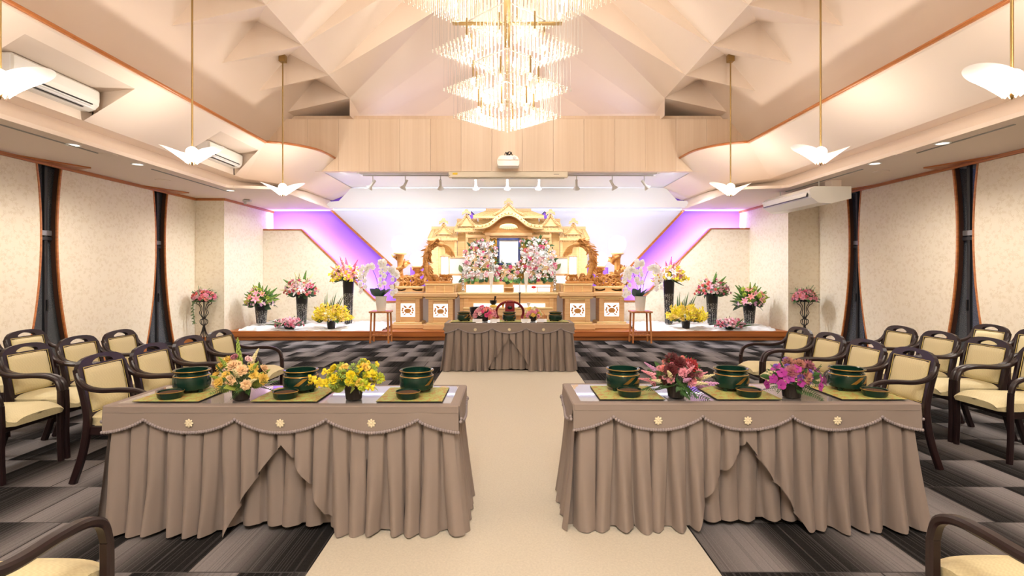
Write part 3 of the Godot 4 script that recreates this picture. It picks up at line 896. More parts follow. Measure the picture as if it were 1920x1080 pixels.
func build_track():
	var yr = 3.45
	var d = 11.0
	var rails = [[11.0, "front ceiling lighting track rail over the stage"], [11.28, "rear ceiling lighting track rail carrying the nine spotlights"]]
	for r in rails:
		var t = thing("track_rail", r[1], "rail", pt(0.02, 3.475, r[0]))
		part(t, "rail_body", Shape.new().box(Vector3.ZERO, Vector3(6.15, 0.03, 0.035), 0.004), M.rail_grey)
		for e in [-1.0, 1.0]:
			part(t, "end_cap", Shape.new().box(Vector3(e * 3.09, 0, 0), Vector3(0.05, 0.036, 0.04), 0.004), M.white)
	var xs = [699, 760, 826, 892, 951, 1010, 1081, 1148, 1208]
	var lean = [0.85, 0.6, 0.05, 0.0, 0.0, 0.05, -0.1, -0.6, -0.85]
	var lit = glow(Color(0.95, 0.97, 1.0), 4.0)
	for i in 9:
		var x = (xs[i] - VX) * 11.28 / FOCAL
		var t = thing("track_spotlight", "white track spotlight, %s of nine counted from the coral rose side" % ["first", "second", "third", "fourth", "fifth", "sixth", "seventh", "eighth", "ninth"][i], "spotlight", pt(x, 3.46, 11.28), 0.0, "track spotlights over the stage")
		part(t, "stem", Shape.new().tube([Vector3(0, 0, 0), Vector3(0, -0.13, 0)], 0.01, 8), M.rail_grey)
		var wide = i < 2 or i > 6
		var dir = Vector3(-lean[i] * (1.0 if wide else 0.9), -1, -0.22 if wide else -0.75).normalized()
		var f = frame_at(Vector3(0, -0.16, 0), dir)
		part(t, "housing", Shape.new().lathe([Vector2(0, -0.09), Vector2(0.025, -0.09), Vector2(0.028, 0.05), Vector2(0.075, 0.12), Vector2(0.072, 0.125), Vector2(0.03, 0.07)], 16, f), M.rail_grey)
		part(t, "lamp_face", Shape.new().lathe([Vector2(0.062, 0.105), Vector2(0, 0.105)], 16, f), lit)
		spot(t, f * Vector3(0, 0.13, 0), dir, COOL, 4.2 if wide else 0.8, 46.0, 0.05)
	var sc = thing("screen_case", "long cream motorised projection screen case with yellow sticker under the beam", "screen case", pt(0.02, 3.42, 10.905))
	part(sc, "case", Shape.new().box(Vector3(0, 0, 0), Vector3(2.43, 0.13, 0.12), 0.012), mat(rgb(226, 214, 192), 0.45))
	part(sc, "bottom_bar", Shape.new().box(Vector3(0, -0.075, 0), Vector3(2.3, 0.02, 0.05), 0.004), M.rail_grey)
	part(sc, "sticker", Shape.new().box(Vector3(-1.08, 0.01, 0.062), Vector3(0.1, 0.04, 0.003)), mat(rgb(240, 205, 40), 0.5), null, "yellow warning sticker")
	part(sc, "maker_mark", Shape.new().box(Vector3(0.98, 0.0, 0.062), Vector3(0.11, 0.012, 0.002)), mat(rgb(120, 112, 104), 0.5))
	part(sc, "end_screw", Shape.new().ball(Vector3(-1.19, -0.02, 0.061), 0.008, 6), M.black)
	var pj = thing("projector", "white ceiling projector with black cables fixed to the veneer beam", "projector", pt(0.02, 3.62, 10.62))
	part(pj, "body", Shape.new().prism(poly([-0.2, -0.11, -0.215, -0.07, -0.215, 0.0, -0.18, 0.07, -0.13, 0.09, 0.13, 0.09, 0.18, 0.07, 0.215, 0.0, 0.215, -0.07, 0.2, -0.11]), 0.3, Transform3D(Basis(), Vector3(0, 0, -0.1))), M.white_gloss)
	part(pj, "vent_band", Shape.new().box(Vector3(0, 0.0, 0.202), Vector3(0.4, 0.012, 0.006)), mat(rgb(210, 170, 140), 0.5))
	part(pj, "lens_port", Shape.new().lathe([Vector2(0.03, 0), Vector2(0.03, 0.02), Vector2(0, 0.02)], 14, Transform3D(Basis(Vector3(1, 0, 0), PI / 2), Vector3(0.12, 0.04, 0.2))), M.steel)
	part(pj, "bracket", Shape.new().box(Vector3(0, 0.02, -0.14), Vector3(0.12, 0.2, 0.1), 0.01), M.rail_grey)
	var cb = []
	for k in 26:
		var a = k * 0.95
		cb.append(Vector3(0.05 * cos(a) + 0.03 * sin(a * 0.4), 0.14 + 0.045 * sin(a * 1.3) , 0.04 * sin(a) + 0.06))
	part(pj, "cable_loop", Shape.new().tube(curve(cb, 3), 0.008, 5), M.black)

func build_air_conditioners():
	var words = ["farther from the stage", "closer to the stage"]
	var i = 0
	for q in [[5.29, 6.4], [8.78, 9.86]]:
		var lon = q[1] - q[0]
		var t = thing("wall_air_conditioner", "white wall air conditioner in a slanted niche, the one " + words[i], "air conditioner", pt(-5.115, 3.47, (q[0] + q[1]) / 2), PI / 2, "niche air conditioners")
		var pr = poly([0.0, -0.12, 0.1, -0.13, 0.17, -0.11, 0.215, -0.06, 0.225, 0.0, 0.225, 0.1, 0.2, 0.125, 0.0, 0.125])
		var ax = Transform3D(Basis(Vector3(0, 0, 1), Vector3(0, 1, 0), Vector3(-1, 0, 0)), Vector3(lon / 2, 0, 0))
		part(t, "body", Shape.new().prism(pr, lon, ax), M.white_gloss)
		part(t, "louver", Shape.new().box(Vector3(0, -0.095, 0.2), Vector3(lon * 0.8, 0.012, 0.07), 0.003, Basis(Vector3(1, 0, 0), 0.8)), M.white)
		part(t, "outlet_slot", Shape.new().box(Vector3(0, -0.07, 0.214), Vector3(lon * 0.82, 0.012, 0.02), 0.002), M.black)
		part(t, "outlet_slot", Shape.new().box(Vector3(0, -0.116, 0.15), Vector3(lon * 0.7, 0.012, 0.03), 0.002), M.black)
		part(t, "display_plate", Shape.new().box(Vector3(-lon * 0.43, -0.085, 0.208), Vector3(0.09, 0.025, 0.02), 0.003), M.rail_grey)
		part(t, "end_cover", Shape.new().box(Vector3(-lon / 2 - 0.004, 0, 0.1), Vector3(0.008, 0.22, 0.18), 0.002), M.white)
		part(t, "pipe_cover", Shape.new().box(Vector3(lon / 2 + 0.12, 0, 0.06), Vector3(0.1, 0.16, 0.1), 0.008), M.plaster)
		i += 1
	var t = thing("ceiling_air_conditioner", "large white ceiling-hung air conditioner unit with long outlet", "air conditioner", pt(0, 0, 0))
	var pr = poly([4.98, 2.78, 5.06, 2.84, 5.68, 2.84, 5.68, 2.64, 5.35, 2.56, 5.14, 2.57, 5.02, 2.66])
	part(t, "body", Shape.new().prism(pr, 1.62, Transform3D(Basis(), Vector3(0, 0, -10.42))), M.white_gloss)
	var out = Basis(Vector3(0, 0, 1), -0.32)
	part(t, "outlet", Shape.new().box(pt(4.995, 2.725, 9.61), Vector3(0.02, 0.11, 1.5), 0.004, out), M.black)
	part(t, "louver", Shape.new().box(pt(4.985, 2.725, 9.61), Vector3(0.012, 0.082, 1.46), 0.003, out), M.white)
	for dz in [8.93, 10.2]:
		part(t, "hanger_rod", Shape.new().tube([pt(5.22, 2.83, dz), pt(5.22, 2.975, dz)], 0.008, 6), M.rail_grey)
	part(t, "pipe_box", Shape.new().box(pt(5.5, 2.9, 9.0), Vector3(0.16, 0.14, 0.2), 0.006), M.plaster)
	part(t, "intake_grille", Shape.new().box(pt(5.5, 2.6, 9.6), Vector3(0.3, 0.012, 1.4), 0.003, Basis(Vector3(0, 0, 1), 0.235)), M.rail_grey)

# ---------------------------------------------------------------- chairs
var chair0: Node3D
func make_chair():
	var wood = mat(rgb(36, 21, 23), 0.3, 0.0, {"metallic_specular": 0.42})
	var n = noise(31, 0.05)
	var tex = picture(128, 128, func(x, y):
		var a = sin(TAU * (x * 8.0 / 128 + 0.35 * sin(TAU * y * 4.0 / 128)))
		var k = 0.5 + 0.5 * a * sin(TAU * y * 10.0 / 128 + x * TAU * 2 / 128)
		return Color(0.885, 0.845, 0.69).lerp(Color(0.815, 0.77, 0.60), k * 0.8))
	var bump = picture(128, 128, func(x, y):
		var a = sin(TAU * (x * 8.0 / 128 + 0.35 * sin(TAU * y * 4.0 / 128)))
		var k = 0.5 + 0.5 * a * sin(TAU * y * 10.0 / 128 + x * TAU * 2 / 128)
		return Color(k, k, k))
	var fab = textured(tex, 0.6, Vector3(6, 6, 6), false, {"heightmap_enabled": true, "heightmap_texture": bump, "heightmap_scale": 0.06})
	var pipe = mat(rgb(210, 192, 120), 0.6)
	var c = thing("armchair", "", "chair")
	c.set_meta("group", "dark wood armchairs with cream cushions")
	# seat cushion: crowned, rolled front edge
	var seat = Shape.new()
	var top = func(u, v):
		var x = (u * 2 - 1); var z = lerpf(-0.21, 0.295, v)
		var hw = lerpf(0.225, 0.262, smoothstep(0, 0.8, v)) - 0.03 * smoothstep(0.9, 1.0, v)
		var ed = (1.0 - pow(absf(x), 6.0))
		var y = 0.434 + 0.032 * ed * (1.0 - 0.25 * x * x) - 0.042 * pow(smoothstep(0.72, 1.0, v), 2.0) * 1.0 + 0.008 * v
		return Vector3(x * hw, y, z)
	seat.grid(top, 14, 14)
	var rim = func(u, v):     # side wall round the edge
		var q = u * 4.0; var s = int(minf(q, 3.0)); var f = q - s
		var uu = [f, 1.0, 1.0 - f, 0.0][s]; var vv = [0.0, f, 1.0, 1.0 - f][s]
		var p = top.call(uu, vv)
		var low = Vector3(p.x * 0.97, 0.376, p.z * 0.97 + 0.0)
		return p.lerp(low, v)
	seat.grid(rim, 48, 3)
	part(c, "seat", seat, fab)
	part(c, "seat_rail", Shape.new().box(Vector3(0, 0.355, 0.2), Vector3(0.5, 0.05, 0.03), 0.005), wood)
	part(c, "seat_rail", Shape.new().box(Vector3(0, 0.355, -0.2), Vector3(0.46, 0.06, 0.03), 0.005), wood)
	for s in [-1.0, 1.0]:
		part(c, "side_rail", Shape.new().box(Vector3(s * 0.238, 0.352, 0.0), Vector3(0.028, 0.06, 0.42), 0.005), wood)
		var rear = curve([Vector3(s * 0.248, 0.0, -0.315), Vector3(s * 0.25, 0.2, -0.248), Vector3(s * 0.25, 0.42, -0.215), Vector3(s * 0.252, 0.58, -0.238), Vector3(s * 0.255, 0.70, -0.268), Vector3(s * 0.25, 0.762, -0.285)], 4)
		part(c, "leg", Shape.new().sweep(rear, Vector3(1, 0, 0), 0.044, 0.046, 0.008), wood)
		var arm = curve([Vector3(s * 0.262, 0.735, -0.278), Vector3(s * 0.272, 0.685, -0.25), Vector3(s * 0.282, 0.645, -0.195), Vector3(s * 0.287, 0.628, -0.1), Vector3(s * 0.288, 0.632, 0.03), Vector3(s * 0.287, 0.625, 0.135), Vector3(s * 0.285, 0.59, 0.205), Vector3(s * 0.283, 0.52, 0.232)], 5)
		part(c, "arm", Shape.new().sweep(arm, Vector3(1, 0, 0), 0.046, 0.03, 0.008), wood)
		var leg = curve([Vector3(s * 0.283, 0.52, 0.232), Vector3(s * 0.281, 0.4, 0.235), Vector3(s * 0.28, 0.2, 0.232), Vector3(s * 0.28, 0.0, 0.24)], 3)
		part(c, "leg", Shape.new().sweep(leg, Vector3(1, 0, 0), 0.044, 0.034, 0.008), wood)
	# back frame: arched top with lens-shaped hand slot, plane leaning back
	var lean = Transform3D(Basis(Vector3(1, 0, 0), -0.205), Vector3(0, 0.44, -0.232))
	var outer = []; var inner = []
	var N = 28
	var prof = curve([Vector3(0.0, 0.283, 0), Vector3(0.07, 0.286, 0), Vector3(0.15, 0.30, 0), Vector3(0.228, 0.318, 0)], 3)
	for k in N:
		var a = TAU * k / N
		var ix = 0.118 * cos(a); var iy = 0.361 + 0.0185 * sin(a) - 0.014 * cos(a) * cos(a)
		inner.append(Vector2(ix, iy))
		var ox; var oy
		if sin(a) >= 0:
			var t = cos(a)
			ox = 0.268 * t
			oy = 0.405 - 0.032 * pow(absf(t), 2.0) - 0.05 * pow(absf(t), 8.0)
		else:
			ox = 0.268 * cos(a)
			oy = 0.318
		outer.append(Vector2(ox, oy))
	part(c, "top_rail", Shape.new().ring_prism(outer, inner, 0.032, lean), wood)
	for s in [-1.0, 1.0]:
		part(c, "back_stile", Shape.new().prism([Vector2(s * 0.205, 0.02), Vector2(s * 0.25, 0.02), Vector2(s * 0.268, 0.325), Vector2(s * 0.205, 0.325)], 0.03, lean), wood)
	part(c, "lower_rail", Shape.new().prism([Vector2(-0.25, -0.005), Vector2(0.25, -0.005), Vector2(0.25, 0.035), Vector2(-0.25, 0.035)], 0.028, lean), wood)
	var cush = Shape.new()
	cush.grid(func(u, v):
		var x = u * 2 - 1; var y = v * 2 - 1
		var b = (1 - pow(absf(x), 8.0)) * (1 - pow(absf(y), 8.0))
		return lean * Vector3(x * 0.22, 0.177 + y * 0.157, 0.02 + 0.034 * b), 14, 12)
	cush.quad(lean * Vector3(-0.212, 0.02, 0.0), lean * Vector3(0.212, 0.02, 0.0), lean * Vector3(0.212, 0.324, 0.0), lean * Vector3(-0.212, 0.324, 0.0))
	part(c, "back_cushion", cush, fab)
	var pp = []
	for q in [[-1, -1], [1, -1], [1, 1], [-1, 1], [-1, -1]]:
		pp.append(lean * Vector3(q[0] * 0.215, 0.177 + q[1] * 0.152, 0.034))
	part(c, "piping", Shape.new().tube(pp, 0.0035, 5), pipe)
	for k in c.get_children():
		k.transform = Transform3D(Basis().scaled(Vector3(0.83, 1, 1)), Vector3.ZERO) * k.transform
	chair0 = c

var chair_used := false
func place_chair(x, d, turn, label):
	if not chair_used:
		chair_used = true
		chair0.position = pt(x, 0, d); chair0.rotation.y = turn
		chair0.set_meta("label", label)
		return
	copy_of(chair0, pt(x, 0, d), turn, label)

func build_chairs():
	make_chair()
	var ord = ["first", "second", "third", "fourth"]
	var L = [5.32, 4.80, 4.28, 3.76]
	for i in 4:
		place_chair(-2.58, L[i], PI / 2, "cream armchair %s from altar, aisle row, yellow flower table side" % ord[i])
	for i in 4:
		place_chair(-3.58, L[i] - 0.0, PI / 2, "cream armchair %s from altar, middle row, yellow flower table side" % ord[i])
	for i in 2:
		place_chair(-4.52, L[i], PI / 2, "cream armchair %s from altar, wall row, yellow flower table side" % ord[i])
	var R = [5.58, 5.06, 4.54, 4.02]
	for i in 4:
		place_chair(2.78, R[i], -PI / 2, "cream armchair %s from altar, aisle row, purple flower table side" % ord[i])
	for i in 4:
		place_chair(3.93, R[i] + 0.13, -PI / 2, "cream armchair %s from altar, middle row, purple flower table side" % ord[i])
	for i in 2:
		place_chair(5.05, R[i] + 0.3, -PI / 2, "cream armchair %s from altar, wall row, purple flower table side" % ord[i])
	place_chair(-1.55, 1.52, PI, "dark wood armchair facing the altar in front of the yellow flower table")
	place_chair(1.65, 1.54, PI, "dark wood armchair facing the altar in front of the purple flower table")

# ---------------------------------------------------------------- skirted tables
func scallop(s, sc, P) -> float:
	return 0.068 + 0.072 * pow(absf(cos(PI * (s - sc) / P)), 0.75)

func skirt_panel(sh, org, along, nrm, s0, s1, y0, y1, o):
	# pleated cloth: o = pitch, push (offset outwards), amp, flare, seed, open (half gap at hem), mid (s of the gap)
	var pitch = o.pitch; var sd = o.get("seed", 0)
	var W = o.get("W", 1.8)
	var nu = int(ceil((s1 - s0) / pitch * 18.0))
	sh.grid(func(u, v):
		var s = lerpf(s0, s1, u)
		var t = s / pitch
		var id = floorf(t)
		var r1 = fposmod(sin(id * 12.9898 + sd) * 43758.5453, 1.0); var r2 = fposmod(sin(id * 78.233 + sd * 1.7) * 12543.123, 1.0)
		var f = t - id
		var low = y1 + 0.012 * r2
		if o.has("open"):       # the cut edge of the parted drape climbs to a peak below the valance
			var dist = absf(s - o.mid)
			low = maxf(low, 0.485 * pow(maxf(0.0, 1.0 - dist / o.open), 0.8))
		var y = lerpf(y0, low, v)
		v = clampf((y0 - y) / (y0 - y1), 0.0, 1.0)     # folds open with the drop below the band
		# knife pleat: quick rise, long flat face, steep drop into a narrow gap
		var bump = smoothstep(0.0, 0.16, f) * (1.0 - 0.22 * smoothstep(0.16, 0.84, f)) * (1.0 - smoothstep(0.86, 1.0, f))
		bump = lerpf(bump, 0.5 - 0.5 * cos(TAU * pow(f, 0.8)), smoothstep(0.1, 0.75, v) * (0.65 + 0.3 * r2))
		var amp = lerpf(0.014, o.amp, pow(v, 0.75)) * (0.8 + 0.4 * r1)
		var out = o.push + o.flare * v * v + amp * bump - 0.03 * (1.0 - smoothstep(0.0, lerpf(0.06, 0.14, v), f) * (1.0 - smoothstep(lerpf(0.94, 0.86, v), 1.0, f)))
		var x = s + 0.022 * v * v * sin(id * 2.1 + sd) + 0.012 * v * (f - 0.5) * sin(id * 1.3 + v * 5.0)
		if o.get("corner", true):
			x -= 0.055 * v * exp(-s / 0.06) - 0.055 * v * exp(-(W - s) / 0.06)
		return org + along * x + nrm * out + Vector3(0, y, 0), nu, 16)

func skirted_table(n, x0, x1, df, db, H, lab, pitch, seed_):
	# table under the cloth
	var W = x1 - x0; var D = db - df
	var xc = (x0 + x1) / 2; var dc = (df + db) / 2
	var tb = thing("folding_table", "long folding table under the taupe skirt " + lab, "table", pt(xc, 0, dc))
	part(tb, "tabletop", Shape.new().box(Vector3(0, H - 0.03, 0), Vector3(W - 0.012, 0.03, D - 0.012), 0.004), M.stand)
	for sx in [-1, 1]:
		for sz in [-1, 1]:
			part(tb, "leg", Shape.new().tube([Vector3(sx * (W / 2 - 0.12), 0.011, sz * (D / 2 - 0.08)), Vector3(sx * (W / 2 - 0.12), H - 0.045, sz * (D / 2 - 0.08))], 0.014, 8), M.steel)
	var sk = thing("table_skirt", "taupe pleated table skirt with scalloped braid valance " + lab, "table skirt")
	var X = Vector3(1, 0, 0); var Z = Vector3(0, 0, 1)
	part(sk, "cloth_top", Shape.new().box(pt(xc, H - 0.0105, dc), Vector3(W + 0.07, 0.006, D + 0.07), 0.002), M.taupe)
	var yt = H - 0.06; var yb = 0.012
	var org = pt(x0, 0, df)
	var base = {"pitch": pitch, "push": 0.004, "amp": 0.066, "flare": 0.03, "seed": seed_, "W": W}
	var lp = base.duplicate(); lp.merge({"open": 0.3, "mid": W / 2})
	var rp = base.duplicate(); rp.merge({"open": 0.3, "mid": W / 2})
	var sh = Shape.new()
	skirt_panel(sh, org, X, Z, 0.0, W / 2, yt, yb, lp)
	part(sk, "front_drape", sh, M.taupe)
	sh = Shape.new()
	skirt_panel(sh, org, X, Z, W / 2, W, yt, yb, rp)
	part(sk, "front_drape", sh, M.taupe)
	sh = Shape.new()
	skirt_panel(sh, org, X, Z, W / 2 - 0.5, W / 2 + 0.5, yt, yb + 0.012, {"pitch": pitch * 1.15, "push": -0.055, "amp": 0.036, "flare": 0.02, "seed": seed_ + 5, "corner": false})
	part(sk, "inner_drape", sh, M.taupe)
	for e in [[pt(x0, 0, db), Z, Vector3(-1, 0, 0)], [pt(x1, 0, df), -Z, Vector3(1, 0, 0)], [pt(x1, 0, db), -X, -Z]]:
		var ln = W if e[2].z < -0.5 else D
		sh = Shape.new()
		var o = base.duplicate(); o.W = ln; o.seed = seed_ + 9
		skirt_panel(sh, e[0], e[1], e[2], 0.0, ln, yt, yb, o)
		part(sk, "side_drape" if ln == D else "rear_drape", sh, M.taupe)
	# valance on four sides
	var P = 0.486
	var sides = [[pt(x0, 0, df), X, Z, W], [pt(x0, 0, db), Z, -X, D], [pt(x1, 0, df), -Z, X, D], [pt(x1, 0, db), -X, -Z, W]]
	for q in sides:
		var o = q[0]; var al = q[1]; var nr = q[2]; var ln = q[3]
		var sc = ln / 2
		var va = Shape.new()
		var out = func(s, v): return 0.036 + 0.006 * v + 0.003 * sin(s * 23.0 + seed_) * v
		va.grid(func(u, v):
			var s = lerpf(-0.036, ln + 0.036, u)
			return o + al * s + nr * out.call(s, v) + Vector3(0, H - 0.008 - v * scallop(s, sc, P), 0), int(ln * 60), 5)
		part(sk, "valance", va, M.taupe)
		part(sk, "hem_band", Shape.new().box(o + al * (ln / 2) + nr * 0.034 + Vector3(0, H - 0.027, 0), Vector3(ln + 0.07, 0.042, 0.012) if absf(al.x) > 0.5 else Vector3(0.012, 0.042, ln + 0.07), 0.005), M.taupe)
		var br = Shape.new()
		var m = int(ln / 0.013)
		for k in m + 1:
			var s = lerpf(-0.034, ln + 0.034, float(k) / m)
			br.ball(o + al * s + nr * (out.call(s, 1.0) + 0.003) + Vector3(0, H - 0.008 - scallop(s, sc, P), 0), Vector3(0.0095, 0.0095, 0.007), 6)
		var bp = part(sk, "braid_trim", br, M.braid)
		if ln > 1.0 and nr.z > 0.5:
			for k in [-1, 0, 1]:
				var ro = Shape.new()
				var c = o + al * (sc + k * P) + nr * 0.044 + Vector3(0, H - 0.098, 0)
				for j in 8:
					var a = TAU * j / 8
					ro.ball(c + Vector3(cos(a), sin(a), 0) * 0.014, Vector3(0.011, 0.0065, 0.004), 6, Basis(Vector3(0, 0, 1), a))
				ro.ball(c, Vector3(0.008, 0.008, 0.006), 6)
				part(sk, "rosette", ro, M.cream, null, "cream fabric rosette")
	var gl = thing("clear_table_sheet", "clear glossy sheet covering the taupe tabletop " + lab, "sheet", pt(xc, H - 0.0065, dc))
	part(gl, "sheet", Shape.new().box(Vector3(0, 0.002, 0), Vector3(W - 0.02, 0.003, D - 0.02), 0.001), M.sheet)

# ---------------------------------------------------------------- incense sets
func burner_parts(t, k := 1.0):
	var pr = [Vector2(0, 0.012), Vector2(0.078, 0.012), Vector2(0.095, 0.022), Vector2(0.1, 0.042), Vector2(0.1, 0.088), Vector2(0.094, 0.1), Vector2(0.087, 0.106), Vector2(0.087, 0.114), Vector2(0.098, 0.12), Vector2(0.1, 0.126), Vector2(0.096, 0.131), Vector2(0.084, 0.128), Vector2(0.082, 0.09), Vector2(0.0, 0.086)]
	var p2 = []
	for q in pr: p2.append(Vector2(q.x, q.y) * k)
	part(t, "body", Shape.new().lathe(p2, 32), M.glaze)
	part(t, "ash", Shape.new().lathe([Vector2(0.081, 0.092) * k, Vector2(0.05, 0.096) * k, Vector2(0, 0.094) * k], 20), M.ash)
	part(t, "gold_rim", Shape.new().lathe([Vector2(0.0995, 0.1242) * k, Vector2(0.1010, 0.1255) * k, Vector2(0.1002, 0.1272) * k, Vector2(0.0985, 0.128) * k], 32), M.gold)
	part(t, "gold_band", Shape.new().lathe([Vector2(0.0955, 0.0985) * k, Vector2(0.0972, 0.0968) * k, Vector2(0.0985, 0.0945) * k], 32), M.gold)
	for j in 3:
		var a = TAU * j / 3 + PI / 6
		part(t, "foot", Shape.new().lathe([Vector2(0, 0), Vector2(0.011, 0), Vector2(0.016, 0.012), Vector2(0.014, 0.026), Vector2(0, 0.03)], 10, Transform3D(Basis().scaled(Vector3(k, k, k)), Vector3(cos(a) * 0.072, 0, sin(a) * 0.072) * k)), M.glaze)
	# slanting gold ribbons painted round the front
	for rb in [[0.55, 0.10], [1.25, 0.07]]:
		part(t, "gold_ribbon", Shape.new().grid(func(u, v):
			var a = rb[0] + 0.75 * u + rb[1] * (v - 0.5) * 4.0
			var y = lerpf(0.03, 0.088, 1.0 - u)
			var rr = 0.1008 if y > 0.05 else lerpf(0.0945, 0.1008, (y - 0.03) / 0.02)
			return Vector3(cos(a) * rr, y, sin(a) * rr) * k, 10, 2), M.gold)

func incense_set(x, d, H, mat_w, mat_d, where, turn := 0.0, dish := Vector2(-0.02, 0.13)):
	var m = thing("table_mat", "green brocade mat " + where, "mat", pt(x, H, d), 0.0, "green brocade mats")
	part(m, "brocade", Shape.new().box(Vector3(0, 0.003, 0), Vector3(mat_w, 0.003, mat_d), 0.001), M.brocade)
	part(m, "backing", Shape.new().box(Vector3(0, 0.001, 0), Vector3(mat_w + 0.004, 0.002, mat_d + 0.004)), M.mat_edge)
	var b = thing("incense_burner", "dark green glazed incense burner " + where, "incense burner", pt(x, H + 0.0046, d + 0.07 if dish != Vector2.ZERO else d), turn, "incense burners")
	burner_parts(b)
	if dish == Vector2.ZERO: return
	var s = thing("incense_dish", "small dark green incense dish " + where, "dish", pt(x + dish.x, H + 0.0046, d + 0.07 - 0.172), 0.0, "incense dishes")
	part(s, "bowl", Shape.new().lathe([Vector2(0, 0.002), Vector2(0.05, 0.002), Vector2(0.056, 0), Vector2(0.064, 0.012), Vector2(0.067, 0.032), Vector2(0.07, 0.037), Vector2(0.067, 0.04), Vector2(0.061, 0.038), Vector2(0.059, 0.028), Vector2(0, 0.028)], 28), M.glaze)
	part(s, "incense_powder", Shape.new().grid(func(u, v):
		var a = TAU * u; var r = 0.0595 * v
		return Vector3(cos(a) * r, 0.031 + 0.004 * sin(a * 7 + v * 30) * v * (1 - v) * 2, sin(a) * r), 28, 6), M.incense)
	part(s, "gold_rim", Shape.new().lathe([Vector2(0.0695, 0.036), Vector2(0.0712, 0.0378), Vector2(0.0685, 0.0398)], 28), M.gold)

# ---------------------------------------------------------------- flowers
var FL := {}
func make_flowers():
	var petal = func(sh, xf, len, w, cup, curl, nu := 3, nv := 4, ruff := 0.0):
		# a petal grows along +y from the origin, facing +z
		sh.grid(func(u, v):
			var t = u * 2 - 1
			var hw = w * pow(sin(PI * clampf(0.12 + 0.8 * v, 0, 1)), 0.8)
			return xf * Vector3(t * hw, len * v + ruff * sin(u * 17.0) * v, cup * (t * t - 0.4) * hw * 2.0 * v + curl * v * v), nu, nv)
	var rose = Shape.new()
	for q in [[3, 0.22, 0.75, 0.30, 0.18], [4, 0.5, 0.85, 0.42, 0.3], [5, 0.85, 0.95, 0.5, 0.25], [6, 1.2, 1.0, 0.52, 0.1]]:
		for k in q[0]:
			var xf = Transform3D(Basis(Vector3.UP, TAU * k / q[0] + q[1] * 2.0) * Basis(Vector3(1, 0, 0), q[1] * 0.85), Vector3(0, 0.0, 0))
			petal.call(rose, xf, q[2], q[3], 0.6, -0.35 * q[1] * 0.4, 3, 3)
	FL.rose = rose.done()
	var car = Shape.new()
	for q in [[7, 1.25], [7, 0.85], [6, 0.5], [4, 0.2]]:
		for k in q[0]:
			var xf = Transform3D(Basis(Vector3.UP, TAU * k / q[0] + q[1]) * Basis(Vector3(1, 0, 0), q[1]), Vector3.ZERO)
			petal.call(car, xf, 0.95, 0.42, 0.2, 0.15, 6, 3, 0.16)
	FL.carnation = car.done()
	var lily = Shape.new()
	for k in 6:
		var xf = Transform3D(Basis(Vector3.UP, TAU * k / 6) * Basis(Vector3(1, 0, 0), 0.7), Vector3.ZERO)
		petal.call(lily, xf, 1.25, 0.3, 0.35, 0.55, 3, 6)
	for k in 5:
		var a = TAU * k / 5
		lily.tube([Vector3.ZERO, Vector3(cos(a) * 0.15, 0.5, sin(a) * 0.15), Vector3(cos(a) * 0.3, 0.75, sin(a) * 0.3)], 0.02, 4)
	FL.lily = lily.done()
	var small = Shape.new()
	for k in 5:
		var xf = Transform3D(Basis(Vector3.UP, TAU * k / 5) * Basis(Vector3(1, 0, 0), 1.1), Vector3.ZERO)
		petal.call(small, xf, 0.9, 0.38, 0.25, 0.2, 2, 3)
	small.ball(Vector3(0, 0.1, 0), 0.18, 6)
	FL.small = small.done()
	var orc = Shape.new()
	for k in 5:
		var wide = k == 1 or k == 4
		var xf = Transform3D(Basis(Vector3.UP, TAU * k / 5) * Basis(Vector3(1, 0, 0), 1.32), Vector3.ZERO)
		petal.call(orc, xf, 1.0, 0.62 if wide else 0.36, 0.12, 0.1, 4, 4)
	orc.ball(Vector3(0, 0.15, -0.12), Vector3(0.14, 0.16, 0.2), 6)
	FL.orchid = orc.done()
	FL.orchid_lip = Shape.new().ball(Vector3(0, 0.2, -0.2), Vector3(0.16, 0.1, 0.12), 6).done()
	var mum = Shape.new()
	for k in 46:
		var y = 1.0 - 1.55 * (k + 0.5) / 46; var a = k * 2.39996
		var r = sqrt(maxf(0, 1 - y * y))
		var d = Vector3(cos(a) * r, y, sin(a) * r)
		var xf = frame_at(d * 0.45, d, a)
		petal.call(mum, xf, 0.5, 0.17, 0.5, 0.12, 2, 2)
	FL.mum = mum.done()
	var spike = Shape.new()
	for k in 34:
		var f = k / 33.0
		var a = k * 2.39996
		var r = lerpf(0.09, 0.02, f)
		var s = lerpf(0.065, 0.022, f)
		spike.ball(Vector3(cos(a) * r, 0.25 + f * 0.75, sin(a) * r), Vector3(s, s * 1.25, s), 5)
	FL.spike = spike.done()
	FL.stem = Shape.new().tube([Vector3.ZERO, Vector3(0.02, 0.5, 0.0), Vector3(0, 1, 0)], 0.02, 4).done()
	var leaf = func(w, fold, droop):
		return Shape.new().grid(func(u, v):
			var t = u * 2 - 1
			var hw = w * pow(sin(PI * pow(v, 0.8)), 0.9) + 0.004
			return Vector3(t * hw, v * (1.0 - 0.25 * droop * v), fold * absf(t) * hw - droop * v * v * 0.6), 2, 6).done()
	FL.leaf = leaf.call(0.16, 0.4, 0.35)
	FL.broad = leaf.call(0.25, 0.3, 0.45)
	FL.blade = leaf.call(0.045, 0.6, 0.15)
	var fern = Shape.new()
	for k in 12:
		var f = k / 12.0
		for s in [-1.0, 1.0]:
			var p = Vector3(0, 0.12 + f * 0.85, -0.25 * f * f)
			var L = 0.26 * (1.0 - f * 0.75)
			fern.quad(p, p + Vector3(s * L * 0.5, 0.05, 0.02), p + Vector3(s * L, 0.1, 0), p + Vector3(s * L * 0.5, 0.0, -0.02))
	fern.tube([Vector3.ZERO, Vector3(0, 0.5, -0.06), Vector3(0, 1, -0.27)], 0.012, 4)
	FL.fern = fern.done()
